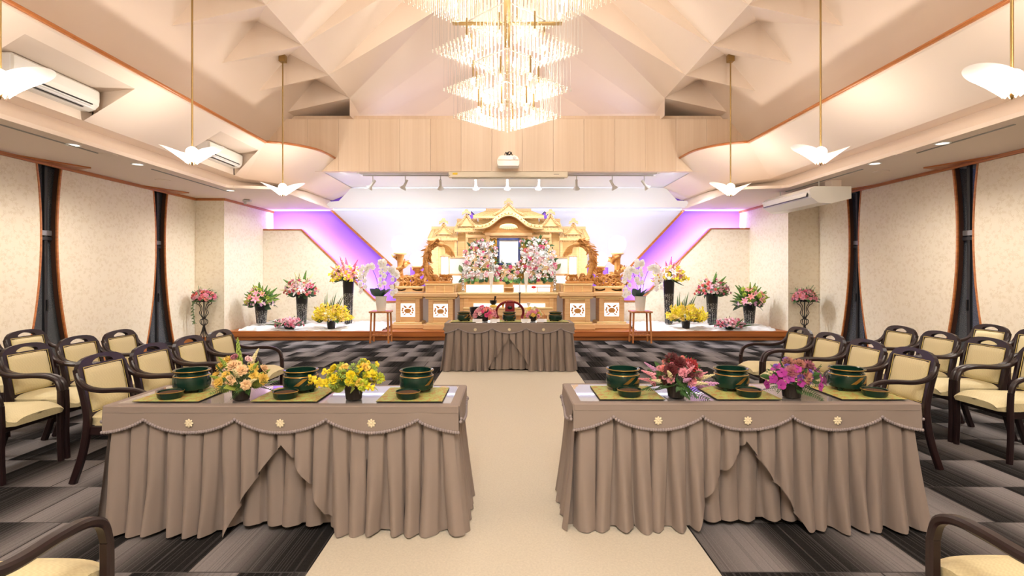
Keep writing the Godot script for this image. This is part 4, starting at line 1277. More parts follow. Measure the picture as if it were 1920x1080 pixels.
	var oncid = Shape.new()   # a spray of small ruffled blossoms on an arching stem
	var rg = RandomNumberGenerator.new(); rg.seed = 4
	for k in 22:
		var f = (k + 1) / 22.0
		var c = Vector3(rg.randf_range(-0.12, 0.12), 0.25 + 0.75 * f, rg.randf_range(-0.12, 0.12))
		var b = Basis(Vector3(rg.randf_range(-1, 1), rg.randf_range(-1, 1), rg.randf_range(-1, 1)).normalized(), rg.randf() * TAU)
		for j in 3:
			var xf = Transform3D(b * Basis(Vector3(0, 0, 1), TAU * j / 3), c)
			petal.call(oncid, xf, 0.085, 0.055, 0.3, 0.03, 1, 2)
	FL.oncidium = oncid.done()
	var tones = {"pink": rgb(244, 168, 186), "deeprose": rgb(232, 112, 140), "coral": rgb(240, 122, 112), "hot": rgb(236, 84, 150), "pale": rgb(250, 214, 218), "whitef": rgb(250, 248, 244), "yellow": rgb(246, 226, 32), "gold": rgb(250, 216, 104), "peach": rgb(248, 212, 166), "lime": rgb(196, 214, 60), "greenbud": rgb(158, 186, 84), "violet": rgb(128, 92, 196), "magenta": rgb(168, 42, 150), "dusty": rgb(176, 104, 122), "crimson": rgb(92, 16, 26), "red": rgb(180, 22, 34), "salmon": rgb(248, 158, 150), "lilac": rgb(214, 160, 206), "cream": rgb(244, 236, 190)}
	for n in tones:
		FL[n] = leafy(tones[n], 0.8 if n == "whitef" else 0.45, 0.6)
	FL.green = leafy(rgb(58, 104, 44), 0.35)
	FL.deep = leafy(rgb(34, 74, 36), 0.3, 0.35)
	FL.fresh = leafy(rgb(112, 158, 66), 0.45)
	FL.sage = leafy(rgb(122, 148, 96), 0.4)
	var sp = noise(9, 0.09)
	FL.aucuba = leafy(Color.WHITE, 0.35, 0.35)
	FL.aucuba.albedo_texture = picture(64, 64, func(x, y): return rgb(204, 204, 96).lerp(rgb(52, 96, 40), smoothstep(-0.15, 0.25, sp.get_noise_2d(x * 2.0, y * 2.0))))
	FL.aucuba.uv1_triplanar = true
	FL.aucuba.uv1_scale = Vector3(3, 3, 3)

func spread(i, n, lo, hi, arc, rg) -> Vector3:
	# direction number i of n on a dome; lo, hi are elevations, arc the half angle about the front
	var f = (i + 0.5) / n
	var el = asin(lerpf(sin(lo), sin(hi), f))
	var az = (fposmod(i * 0.618034 + rg.randf() * 0.08, 1.0) * 2.0 - 1.0) * arc
	return Vector3(sin(az) * cos(el), sin(el), cos(az) * cos(el))

func blooms(t, n, mesh, mats, count, size, c, rad, lo, hi, arc, seed_, k0 := 0.85, k1 := 1.05, tilt := 0.0):
	var rg = RandomNumberGenerator.new()
	rg.seed = seed_
	var order = range(count)
	for i in count:
		var d = spread(i, count, lo, hi, arc, rg)
		var p = c + d * rad * rg.randf_range(k0, k1)
		var s = size * rg.randf_range(0.82, 1.15)
		var f = frame_at(p, (d + Vector3(0, tilt, 0)).normalized(), rg.randf() * TAU)
		f = f.scaled_local(Vector3(s, s, s))
		part(t, n, mesh, mats[rg.randi() % mats.size()], f)

func foliage(t, n, mesh, m, count, size, c, rad, lo, hi, arc, seed_, k0 := 0.3, k1 := 0.6):
	var rg = RandomNumberGenerator.new()
	rg.seed = seed_
	var xf = []
	for i in count:
		var d = spread(i, count, lo, hi, arc, rg)
		var p = c + d * rad * rg.randf_range(k0, k1)
		var s = size * rg.randf_range(0.75, 1.2)
		var f = frame_at(p, d, rg.randf() * TAU)
		f = f.scaled_local(Vector3(s, s, s))
		xf.append(f)
	scatter(t, n, mesh, m, xf)

func big_leaves(t, mesh, m, count, size, c, rad, lo, hi, arc, seed_):
	blooms(t, "leaf", mesh, [m], count, size, c, rad, lo, hi, arc, seed_, 0.25, 0.4)

# ---------------------------------------------------------------- table dressing
func ribbed_pot(t, r0, r1, h):
	part(t, "pot", Shape.new().grid(func(u, v):
		var a = TAU * u
		var r = lerpf(r0, r1, v) * (1.0 + 0.025 * cos(a * 22))
		return Vector3(cos(a) * r, h * v, sin(a) * r), 66, 4), M.pot)
	part(t, "soil", Shape.new().lathe([Vector2(r1 * 0.96, h * 0.9), Vector2(0, h * 0.95)], 16), M.incense)

func table_items():
	var H = 0.7005
	var dl = 2.885; var dr = 2.935
	skirted_table("left", -2.125, -0.295, dl, dl + 0.46, 0.70, "under the yellow flower arrangements", 0.098, 1)
	skirted_table("right", 0.395, 2.215, dr, dr + 0.46, 0.70, "under the red and purple flower arrangements", 0.098, 40)
	skirted_table("altar", -0.856, 0.917, 7.63, 8.08, 0.70, "standing before the altar", 0.098, 80)
	incense_set(-1.865, dl + 0.2, H, 0.36, 0.35, "at the aisle-far end of the yellow flower table", 2.2)
	incense_set(-1.22, dl + 0.2, H, 0.36, 0.35, "between the two yellow flower pots", 0.3)
	incense_set(-0.535, dl + 0.2, H, 0.36, 0.35, "at the aisle end of the yellow flower table", 1.0)
	incense_set(0.695, dr + 0.2, H, 0.36, 0.35, "at the aisle end of the red flower table", 0.15, Vector2(0.0, 0.13))
	incense_set(1.345, dr + 0.2, H, 0.36, 0.35, "between the red and the purple flower pots", 0.2, Vector2(0.03, 0.13))
	incense_set(2.04, dr + 0.2, H, 0.36, 0.35, "at the far end of the purple flower table", 0.0, Vector2(0.05, 0.13))
	incense_set(-0.635, 7.84, H, 0.36, 0.35, "on the altar table beside the pink flowers", 0.4, Vector2.ZERO)
	incense_set(0.03, 7.84, H, 0.36, 0.35, "on the altar table before the vermilion chair", 0.9, Vector2.ZERO)
	incense_set(0.71, 7.84, H, 0.36, 0.35, "on the altar table beside the yellow basket flowers", 1.4, Vector2.ZERO)
	for q in [[895, "in front of the pink flowers, nearer the table end"], [928, "between the pink flowers and the middle burner"], [986, "between the middle burner and the basket flowers"], [1016, "in front of the basket flowers, nearer the table end"]]:
		var c = thing("name_card", "white paper card on altar table " + q[1], "card", pt((q[0] - VX) * 7.68 / FOCAL, H, 7.69), 0.0, "white paper cards")
		part(c, "card_front", Shape.new().box(Vector3(0, 0.024, 0.012), Vector3(0.14, 0.05, 0.002), 0.0, Basis(Vector3(1, 0, 0), -0.42)), M.white)
		part(c, "card_back", Shape.new().box(Vector3(0, 0.024, -0.012), Vector3(0.14, 0.05, 0.002), 0.0, Basis(Vector3(1, 0, 0), 0.42)), M.white)
		for k in 2:
			part(c, "text_line", Shape.new().box(Vector3(-0.01, 0.032 - 0.016 * k, 0.0105 + 0.007 * k), Vector3(0.09, 0.004, 0.001), 0.0, Basis(Vector3(1, 0, 0), -0.42)), mat(rgb(150, 160, 200), 0.6))
	# flower pots on the two near tables
	var A = PI
	var t = thing("flower_arrangement", "pale yellow and blush arrangement with tall green snapdragon in black pot", "flowers", pt(-1.488, H, dl + 0.10))
	ribbed_pot(t, 0.042, 0.052, 0.075)
	var c = Vector3(0, 0.075, 0)
	blooms(t, "carnation", FL.carnation, [FL.gold, FL.gold, FL.peach], 14, 0.034, c, Vector3(0.135, 0.15, 0.11), 0.05, 1.1, 1.9, 21)
	blooms(t, "blush_bloom", FL.rose, [FL.peach, FL.pale, FL.dusty], 9, 0.028, c, Vector3(0.09, 0.17, 0.08), 0.5, 1.35, 2.2, 22)
	blooms(t, "snapdragon", FL.spike, [FL.cream, FL.greenbud], 9, 0.11, c, Vector3(0.1, 0.12, 0.09), 0.15, 1.2, 2.4, 23, 0.5, 0.8)
	part(t, "snapdragon", FL.spike, FL.greenbud, frame_at(Vector3(-0.005, 0.12, 0), Vector3(-0.05, 1, 0.05)).scaled_local(Vector3(0.16, 0.22, 0.16)))
	blooms(t, "leaf", FL.aucuba_leaf, [FL.aucuba], 5, 0.11, c, Vector3(0.07, 0.03, 0.07), -0.3, 0.3, 1.7, 24, 0.6, 0.9)
	foliage(t, "fern_sprigs", FL.fern, FL.green, 26, 0.13, c, Vector3(0.08, 0.08, 0.08), -0.3, 0.9, A, 25)
	foliage(t, "filler_leaves", FL.leaf, FL.sage, 26, 0.07, c, Vector3(0.11, 0.12, 0.09), 0.0, 1.3, A, 26)

	t = thing("flower_arrangement", "yellow and lime arrangement with dancing oncidium sprays in black pot", "flowers", pt(-0.858, H, dl + 0.10))
	ribbed_pot(t, 0.042, 0.052, 0.075)
	blooms(t, "green_rose", FL.mum, [FL.greenbud, FL.lime], 12, 0.034, c, Vector3(0.15, 0.14, 0.13), 0.05, 1.25, 1.6, 31)
	blooms(t, "yellow_bloom", FL.rose, [FL.gold, FL.yellow], 9, 0.036, c, Vector3(0.13, 0.145, 0.125), 0.1, 1.2, 1.7, 32)
	blooms(t, "oncidium_spray", FL.oncidium, [FL.yellow], 11, 0.12, c, Vector3(0.08, 0.07, 0.08), 0.0, 1.0, 2.0, 33, 0.6, 0.9)
	part(t, "oncidium_spray", FL.oncidium, FL.yellow, frame_at(Vector3(-0.08, 0.09, 0.03), Vector3(-1, 0.15, 0.1)).scaled_local(Vector3(0.16, 0.16, 0.16)))
	blooms(t, "leaf", FL.aucuba_leaf, [FL.aucuba, FL.aucuba, FL.deep], 7, 0.11, c, Vector3(0.07, 0.03, 0.07), -0.25, 0.3, 1.9, 34, 0.6, 0.9)
	foliage(t, "filler_leaves", FL.leaf, FL.green, 26, 0.08, c, Vector3(0.1, 0.1, 0.08), 0.0, 1.3, A, 35)

	t = thing("flower_arrangement", "crimson and salmon carnation arrangement in black pot", "flowers", pt(0.962, H, dr + 0.10))
	ribbed_pot(t, 0.044, 0.054, 0.075)
	blooms(t, "crimson_carnation", FL.carnation, [FL.crimson, FL.crimson, FL.crimson, FL.red], 6, 0.043, c, Vector3(0.09, 0.165, 0.10), 0.15, 1.35, 1.3, 41)
	blooms(t, "salmon_carnation", FL.carnation, [FL.salmon, FL.pink], 8, 0.03, c, Vector3(0.125, 0.15, 0.11), 0.0, 1.2, 1.5, 42)
	blooms(t, "salmon_bud", FL.mum, [FL.salmon, FL.pink], 10, 0.018, c, Vector3(0.13, 0.16, 0.12), 0.1, 1.3, 1.7, 43)
	blooms(t, "stock_cluster", FL.spike, [FL.lilac, FL.cream, FL.pink], 10, 0.11, c, Vector3(0.12, 0.1, 0.09), 0.05, 0.7, 2.0, 44, 0.7, 0.95)
	part(t, "stock_cluster", FL.spike, FL.lilac, frame_at(Vector3(0.07, 0.07, 0.04), Vector3(1, 0.12, 0.1)).scaled_local(Vector3(0.16, 0.15, 0.16)))
	foliage(t, "fern_sprigs", FL.fern, FL.green, 22, 0.15, c, Vector3(0.06, 0.05, 0.06), -0.5, 0.6, A, 45)
	foliage(t, "filler_leaves", FL.leaf, FL.green, 50, 0.08, c, Vector3(0.12, 0.14, 0.1), 0.1, 1.4, A, 46, 0.4, 0.85)

	t = thing("flower_arrangement", "purple orchid and bronze carnation arrangement in black pot", "flowers", pt(1.618, H, dr + 0.10))
	ribbed_pot(t, 0.046, 0.056, 0.075)
	blooms(t, "bronze_carnation", FL.carnation, [FL.dusty, FL.bronze], 6, 0.042, c, Vector3(0.09, 0.145, 0.1), 0.2, 1.35, 1.3, 51)
	blooms(t, "purple_orchid", FL.orchid, [FL.magenta], 15, 0.03, c, Vector3(0.165, 0.14, 0.13), -0.05, 1.0, 1.6, 52)
	blooms(t, "statice", FL.mum, [FL.violet], 14, 0.022, c, Vector3(0.11, 0.15, 0.11), 0.1, 1.3, 1.6, 53)
	blooms(t, "cream_bud", FL.mum, [FL.cream], 8, 0.015, c, Vector3(0.15, 0.12, 0.12), 0.0, 0.8, 1.7, 54)
	foliage(t, "fern_sprigs", FL.fern, FL.green, 16, 0.13, c, Vector3(0.06, 0.05, 0.06), -0.5, 0.6, A, 55)
	foliage(t, "filler_leaves", FL.leaf, FL.green, 44, 0.08, c, Vector3(0.12, 0.12, 0.1), 0.0, 1.3, A, 56, 0.4, 0.85)
	# altar table flowers
	t = thing("flower_arrangement", "pink rose arrangement in black pot on the altar table", "flowers", pt(-0.325, H, 7.80))
	ribbed_pot(t, 0.04, 0.05, 0.07)
	blooms(t, "pink_rose", FL.rose, [FL.pink, FL.hot, FL.pale, FL.salmon], 24, 0.042, c, Vector3(0.15, 0.13, 0.11), 0.0, 1.3, 1.9, 61)
	foliage(t, "filler_leaves", FL.leaf, FL.green, 24, 0.09, c, Vector3(0.09, 0.07, 0.08), -0.3, 1.0, A, 62)
	t = thing("flower_arrangement", "yellow and pink arrangement in black pot with peach basket", "flowers", pt(0.375, H, 7.80))
	ribbed_pot(t, 0.04, 0.05, 0.07)
	blooms(t, "yellow_rose", FL.rose, [FL.cream, FL.yellow, FL.gold, FL.pink], 20, 0.038, c, Vector3(0.11, 0.13, 0.1), 0.0, 1.3, 1.9, 63)
	foliage(t, "filler_leaves", FL.leaf, FL.fresh, 24, 0.08, c, Vector3(0.08, 0.07, 0.08), -0.3, 1.0, A, 64)
	var bs = thing("fruit_basket", "small peach wicker basket with looped handle on the altar table", "basket", pt(0.49, H, 7.9))
	part(bs, "bowl", Shape.new().lathe([Vector2(0, 0), Vector2(0.05, 0), Vector2(0.07, 0.05), Vector2(0.072, 0.055), Vector2(0.06, 0.05), Vector2(0, 0.02)], 20), M.wicker)
	var hp = []
	for k in 17:
		var a = PI * k / 16
		hp.append(Vector3(cos(a) * 0.068, 0.05 + 0.1 * sin(a), 0))
	part(bs, "handle", Shape.new().tube(hp, 0.006, 6), M.wicker)

# ---------------------------------------------------------------- stage flowers
func tulle_y(x, d, s) -> float:
	var y = 0.205 + 0.02 * (0.5 + 0.5 * sin(x * 9.0 + d * 5.0)) + 0.03 * smoothstep(11.2, 12.0, d)
	return y + 0.05 * exp(-pow((absf(x) - 5.2) / 0.5, 2.0))

func lattice_vase(t, h, rb, rt):
	var lat = Shape.new().lathe([Vector2(rb * 0.9, 0.0), Vector2(rb, 0.01), Vector2(lerpf(rb, rt, 0.68), h * 0.68)], 24)
	part(t, "lattice_body", lat, M.lattice)
	part(t, "vase_neck", Shape.new().lathe([Vector2(lerpf(rb, rt, 0.68), h * 0.68), Vector2(rt, h - 0.02), Vector2(rt + 0.008, h), Vector2(rt - 0.008, h), Vector2(rt - 0.02, h - 0.06), Vector2(0, h - 0.06)], 24), M.black)

func vase_flowers(side):
	var s = side
	var near = "coral rose stand" if s < 0 else "all-pink rose stand"
	var sd = 100 if s < 0 else 200
	var A = PI * 0.8
	var X = func(xl, xr, d): return ((xl if s < 0 else xr) - VX) * d / FOCAL
	# green lily vase, nearest the side wall
	var d = 11.65
	var x = X.call(490, 1405, d)
	var t = thing("vase_arrangement", "short lattice vase of green mums and pink lilies, %s side" % near, "flowers", pt(x, tulle_y(x, d, s) + 0.04, d), 0.0, "lattice vase arrangements")
	lattice_vase(t, 0.42, 0.10, 0.135)
	var c = Vector3(0, 0.42, 0)
	blooms(t, "lily", FL.lily, [FL.pink, FL.salmon], 6, 0.07, c, Vector3(0.24, 0.36, 0.42), 0.15, 1.1, 1.0, sd + 1)
	blooms(t, "green_mum", FL.mum, [FL.lime], 11, 0.052, c, Vector3(0.3, 0.42, 0.42), 0.1, 1.3, 1.2, sd + 2)
	blooms(t, "small_bloom", FL.small, [FL.pale, FL.lilac], 18, 0.032, c, Vector3(0.32, 0.16, 0.3), -0.1, 0.4, 1.5, sd + 3)
	blooms(t, "green_spike", FL.spike, [FL.fresh, FL.greenbud], 26, 0.28, c, Vector3(0.15, 0.26, 0.16), 0.1, 1.4, A, sd + 4, 0.6, 1.0)
	blooms(t, "leaf", FL.broad, [FL.deep], 12, 0.2, c, Vector3(0.22, 0.2, 0.16), -0.35, 0.5, A, sd + 5, 0.5, 0.9)
	foliage(t, "foliage", FL.leaf, FL.green, 70, 0.16, c, Vector3(0.28, 0.3, 0.24), -0.2, 1.4, A, sd + 6, 0.2, 0.85)
	# pink and white lily vase
	d = 11.95
	x = X.call(566, 1335, d)
	t = thing("vase_arrangement", "medium lattice vase of pink blooms with white lily, %s side" % near, "flowers", pt(x, tulle_y(x, d, s) + 0.02, d), 0.0, "lattice vase arrangements")
	lattice_vase(t, 0.67, 0.095, 0.13)
	c = Vector3(0, 0.68, 0)
	blooms(t, "white_lily", FL.lily, [FL.whitef], 2, 0.12, c + Vector3(0, 0.06, 0), Vector3(0.08, 0.1, 0.22), 0.2, 0.7, 0.5, sd + 11)
	blooms(t, "pink_lily", FL.lily, [FL.pink, FL.pale], 6, 0.075, c, Vector3(0.26, 0.28, 0.28), 0.2, 1.1, 1.2, sd + 12)
	blooms(t, "carnation", FL.carnation, [FL.pink, FL.coral, FL.deeprose, FL.pale], 40, 0.037, c, Vector3(0.37, 0.34, 0.3), -0.05, 1.1, 1.6, sd + 13)
	blooms(t, "green_spike", FL.spike, [FL.fresh, FL.cream], 20, 0.26, c, Vector3(0.2, 0.28, 0.16), 0.05, 1.5, A, sd + 14, 0.6, 1.05)
	blooms(t, "leaf", FL.broad, [FL.deep], 10, 0.16, c, Vector3(0.22, 0.14, 0.2), -0.5, 0.1, A, sd + 15, 0.5, 0.9)
	foliage(t, "foliage", FL.leaf, FL.green, 90, 0.14, c, Vector3(0.34, 0.34, 0.26), -0.2, 1.4, A, sd + 16, 0.2, 0.85)
	# yellow and pink lily vase beside the orchid
	d = 12.15
	x = X.call(653, 1254, d)
	t = thing("vase_arrangement", "tall lattice vase of yellow sprays and pink lilies, %s side" % near, "flowers", pt(x, tulle_y(x, d, s) + 0.02, d), 0.0, "lattice vase arrangements")
	lattice_vase(t, 1.0, 0.085, 0.125)
	c = Vector3(0, 1.0, 0)
	blooms(t, "pink_lily", FL.lily, [FL.pink, FL.pale, FL.salmon], 10, 0.09, c, Vector3(0.28, 0.32, 0.28), 0.1, 1.2, 1.3, sd + 21)
	blooms(t, "oncidium_spray", FL.oncidium, [FL.yellow], 26, 0.24, c, Vector3(0.22, 0.16, 0.2), -0.1, 1.1, 1.8, sd + 22, 0.6, 0.95)
	blooms(t, "pink_snapdragon", FL.spike, [FL.deeprose, FL.salmon, FL.pink], 9, 0.28, c, Vector3(0.22, 0.28, 0.16), 0.4, 1.5, A, sd + 23, 0.75, 1.05)
	blooms(t, "carnation", FL.carnation, [FL.pale, FL.pink], 12, 0.046, c, Vector3(0.36, 0.26, 0.3), 0.0, 0.7, 1.5, sd + 24)
	blooms(t, "leaf", FL.blade, [FL.deep], 8, 0.3, c, Vector3(0.16, 0.1, 0.16), -0.5, 0.3, A, sd + 25, 0.6, 0.9)
	foliage(t, "foliage", FL.leaf, FL.green, 70, 0.13, c, Vector3(0.3, 0.32, 0.24), -0.2, 1.4, A, sd + 26, 0.2, 0.8)
	# yellow spray in a black pot
	d = 11.44
	x = X.call(621, 1286, d)
	t = thing("pot_arrangement", "yellow oncidium mound with sword leaves, %s side" % near, "flowers", pt(x, tulle_y(x, d, s) + 0.01, d), 0.0, "yellow oncidium mounds")
	part(t, "pot", Shape.new().lathe([Vector2(0, 0), Vector2(0.075, 0), Vector2(0.095, 0.17), Vector2(0.085, 0.17), Vector2(0, 0.15)], 20), M.black)
	c = Vector3(0, 0.17, 0)
	blooms(t, "oncidium_spray", FL.oncidium, [FL.yellow, FL.yellow, FL.gold], 70, 0.24, c, Vector3(0.26, 0.17, 0.2), 0.08, 1.3, A, sd + 31, 0.35, 0.95)
	for k in 4:
		part(t, "yellow_spike", FL.spike, FL.yellow, frame_at(Vector3((k - 1.5) * 0.09, 0.2, -0.04), Vector3((k - 1.5) * 0.25, 1, 0)).scaled_local(Vector3(0.3, 0.22 + 0.16 * (1 - absf(k - 1.2) / 2), 0.3)))
	blooms(t, "lily", FL.lily, [FL.cream], 1, 0.11, c, Vector3(0.05, 0.2, 0.2), 0.7, 0.8, 0.1, sd + 32)
	for k in 8:
		part(t, "sword_leaf", FL.blade, FL.sage if k % 2 else FL.green, frame_at(Vector3((k - 3.5) * 0.025, 0.2, -0.06), Vector3((k - 3.5) * 0.07, 1, -0.03), 1.6).scaled_local(Vector3(1.0, 0.52 + 0.1 * sin(k * 2.1), 0.65)))
	blooms(t, "leaf", FL.broad, [FL.deep, FL.green], 18, 0.18, c, Vector3(0.24, 0.06, 0.18), 0.0, 0.25, A, sd + 33, 0.5, 0.9)
	# low pink basket
	d = 11.27
	x = X.call(543, 1369, d)
	t = thing("low_arrangement", "low spreading pink lily arrangement on gauze, %s side" % near, "flowers", pt(x, tulle_y(x, d, s), d), 0.0, "low pink lily arrangements")
	part(t, "bowl", Shape.new().lathe([Vector2(0, 0), Vector2(0.09, 0), Vector2(0.12, 0.06), Vector2(0.1, 0.06), Vector2(0, 0.04)], 20), M.glaze)
	c = Vector3(0, 0.05, 0)
	blooms(t, "pink_lily", FL.lily, [FL.pink, FL.pale], 7, 0.08, c, Vector3(0.18, 0.14, 0.18), 0.3, 1.3, 1.5, sd + 41)
	blooms(t, "carnation", FL.carnation, [FL.pink, FL.deeprose, FL.pale], 32, 0.034, c, Vector3(0.32, 0.19, 0.22), 0.05, 1.1, 1.9, sd + 42)
	blooms(t, "purple_bloom", FL.small, [FL.violet, FL.lilac], 14, 0.028, c, Vector3(0.25, 0.13, 0.2), 0.0, 0.9, 1.9, sd + 43)
	blooms(t, "leaf", FL.blade, [FL.deep, FL.green], 18, 0.38, c, Vector3(0.14, 0.05, 0.1), 0.12, 0.5, PI, sd + 44, 0.6, 0.9)
	foliage(t, "foliage", FL.leaf, FL.green, 60, 0.12, c, Vector3(0.24, 0.14, 0.18), 0.0, 1.3, PI, sd + 45, 0.3, 0.9)
	# gauze
	var x0 = -5.62 if s < 0 else 2.72; var x1 = -2.62 if s < 0 else 5.62
	var g = thing("white_gauze", "white gauze cloth under the stage vases, %s side" % near, "cloth")
	part(g, "cloth", Shape.new().grid(func(u, v):
		var xx = lerpf(x0, x1, u); var dd = lerpf(11.14 + 0.03 * sin(u * 31) + 0.02 * sin(u * 77), 12.86, v)
		var y = tulle_y(xx, dd, s) + 0.008 * sin(xx * 37 + dd * 21) + 0.01 * sin(xx * 17 - dd * 33)
		return pt(xx, y if v > 0.0 else 0.203, dd), 90, 40), M.gauze)
	# orchid on its wooden stand
	d = 11.0
	x = X.call(715, 1200, 10.88)
	var st = thing("wooden_stand", "slim wooden stand under the white orchid, %s side" % near, "stand", pt(x, 0, 10.86), 0.0, "orchid stands")
	part(st, "stand_top", Shape.new().box(Vector3(0, 0.625, 0), Vector3(0.42, 0.035, 0.36), 0.008), M.stand)
	for sx in [-1, 1]:
		for sz in [-1, 1]:
			part(st, "leg", Shape.new().sweep([Vector3(sx * 0.185, 0, sz * 0.15), Vector3(sx * 0.165, 0.61, sz * 0.135)], Vector3(1, 0, 0), 0.034, 0.034, 0.004), M.stand)
		part(st, "crossbar", Shape.new().box(Vector3(sx * 0.18, 0.14, 0), Vector3(0.024, 0.03, 0.3), 0.004), M.stand)
		part(st, "crossbar", Shape.new().box(Vector3(0, 0.16, sx * 0.148), Vector3(0.36, 0.03, 0.024), 0.004), M.stand)
	t = thing("potted_orchid", "white moth orchid in tapered white pot on the wooden stand, %s side" % near, "orchid", pt(x, 0.643, 10.86), 0.0, "white moth orchids")
	part(t, "pot", Shape.new().lathe([Vector2(0, 0), Vector2(0.085, 0), Vector2(0.115, 0.29), Vector2(0.12, 0.3), Vector2(0.11, 0.3), Vector2(0.1, 0.27), Vector2(0, 0.27)], 26), M.white_gloss)
	part(t, "bark", Shape.new().lathe([Vector2(0.1, 0.275), Vector2(0, 0.29)], 14), M.incense)
	for k in 5:
		var a = [-1.1, -0.4, 0.3, 0.9, 2.6][k]
		part(t, "leaf", FL.broad, FL.deep, frame_at(Vector3(sin(a) * 0.03, 0.28, cos(a) * 0.03), Vector3(sin(a) * 0.8, 0.75, cos(a) * 0.5), 0.4 * k).scaled_local(Vector3(0.3, 0.3, 0.3)))
	var arcs = [[Vector3(-0.03, 0.28, 0), Vector3(-0.09, 0.65, 0.02), Vector3(-0.2, 0.88, 0.06), Vector3(-0.32, 0.8, 0.1), Vector3(-0.33, 0.42, 0.12)],
		[Vector3(0, 0.28, -0.02), Vector3(-0.02, 0.75, 0.0), Vector3(0.03, 0.98, 0.06), Vector3(0.07, 0.9, 0.12), Vector3(0.05, 0.55, 0.14)],
		[Vector3(0.03, 0.28, 0), Vector3(0.1, 0.62, 0.02), Vector3(0.2, 0.84, 0.06), Vector3(0.3, 0.74, 0.1), Vector3(0.3, 0.34, 0.12)]]
	var rg = RandomNumberGenerator.new(); rg.seed = sd + 50
	for a in arcs:
		if s > 0:
			for k in a.size(): a[k].x *= -1
		var cv = curve(a, 6)
		part(t, "flower_stem", Shape.new().tube(cv, 0.006, 5), FL.stalk)
		for k in range(11, cv.size()):
			for e in [k % 2]:
				var off = Vector3((e * 2 - 1) * 0.04 + rg.randf_range(-0.015, 0.015), rg.randf_range(-0.03, 0.03), 0.035)
				var f = frame_at(cv[k] + off, Vector3((e * 2 - 1) * 0.35, 0.1, 1), PI + rg.randf_range(-0.3, 0.3)).scaled_local(Vector3(1, 1, 1) * 0.062 * rg.randf_range(0.85, 1.1))
				var o = part(t, "orchid_bloom", FL.orchid, FL.whitef, f)
				part(o, "lip", FL.orchid_lip, FL.gold)

func rose_stands():
	for s in [-1.0, 1.0]:
		var x = -6.17 if s < 0 else 6.05
		var d = 10.85
		var t = thing("iron_stand", "black wrought iron scroll flower stand under %s" % ("mixed coral and pink roses" if s < 0 else "all-pink roses"), "stand", pt(x, 0, d))
		part(t, "stem", Shape.new().tube([Vector3(0, 0.06, 0), Vector3(0, 0.83, 0)], 0.011, 8), M.iron)
		for k in 4:
			var rot = Basis(Vector3.UP, PI / 2 * k + PI / 4 * 0)
			var foot = curve([Vector3(0.012, 0.34, 0), Vector3(0.05, 0.2, 0), Vector3(0.11, 0.07, 0), Vector3(0.15, 0.01, 0), Vector3(0.17, 0.03, 0), Vector3(0.155, 0.045, 0)], 5).map(func(p): return rot * p)
			part(t, "foot_scroll", Shape.new().tube(foot, 0.009, 6), M.iron)
			var mid = curve([Vector3(0.012, 0.34, 0), Vector3(0.07, 0.39, 0), Vector3(0.075, 0.45, 0), Vector3(0.03, 0.48, 0), Vector3(0.04, 0.52, 0), Vector3(0.09, 0.6, 0), Vector3(0.06, 0.68, 0), Vector3(0.1, 0.76, 0), Vector3(0.15, 0.79, 0), Vector3(0.15, 0.83, 0), Vector3(0.12, 0.82, 0)], 5).map(func(p): return rot * p)
			part(t, "scroll", Shape.new().tube(mid, 0.008, 6), M.iron)
		part(t, "cup", Shape.new().lathe([Vector2(0, 0.82), Vector2(0.08, 0.83), Vector2(0.1, 0.87), Vector2(0.08, 0.87), Vector2(0, 0.85)], 18), M.iron)
		var b = thing("rose_bouquet", ("mixed coral and pink rose bouquet with trailing ivy" if s < 0 else "all-pink rose bouquet") + " on the iron stand", "flowers", pt(x, 0.853, d))
		var c = Vector3(0, 0.04, 0)
		var tones = [FL.coral, FL.deeprose, FL.pink, FL.pale, FL.salmon] if s < 0 else [FL.pink, FL.pink, FL.salmon, FL.deeprose]
		blooms(b, "rose", FL.rose, tones, 36, 0.05, c, Vector3(0.2, 0.16, 0.18), -0.1, 1.35, 2.2, 300 + int(s))
		foliage(b, "foliage", FL.leaf, FL.green, 80, 0.12, c, Vector3(0.2, 0.15, 0.18), -0.4, 1.3, PI, 310 + int(s), 0.4, 0.9)
		foliage(b, "fine_sprigs", FL.fern, FL.sage, 16, 0.2, c, Vector3(0.12, 0.12, 0.1), 0.2, 1.4, PI, 320 + int(s), 0.5, 0.9)
		if s < 0:
			for k in 2:
				var iv = curve([Vector3(-0.12 - 0.03 * k, 0.02, 0.08), Vector3(-0.16, -0.12, 0.1), Vector3(-0.14 - 0.02 * k, -0.3, 0.1), Vector3(-0.15 + 0.03 * k, -0.45, 0.09)], 8)
				var v = part(b, "ivy_trail", Shape.new().tube(iv, 0.003, 4), FL.green)
				var xf = []
				for j in iv.size():
					xf.append(frame_at(iv[j], Vector3(sin(j * 2.0), -0.6, 0.6), j).scaled_local(Vector3(0.055, 0.055, 0.055)))
				scatter(v, "ivy_leaves", FL.broad, FL.sage, xf)

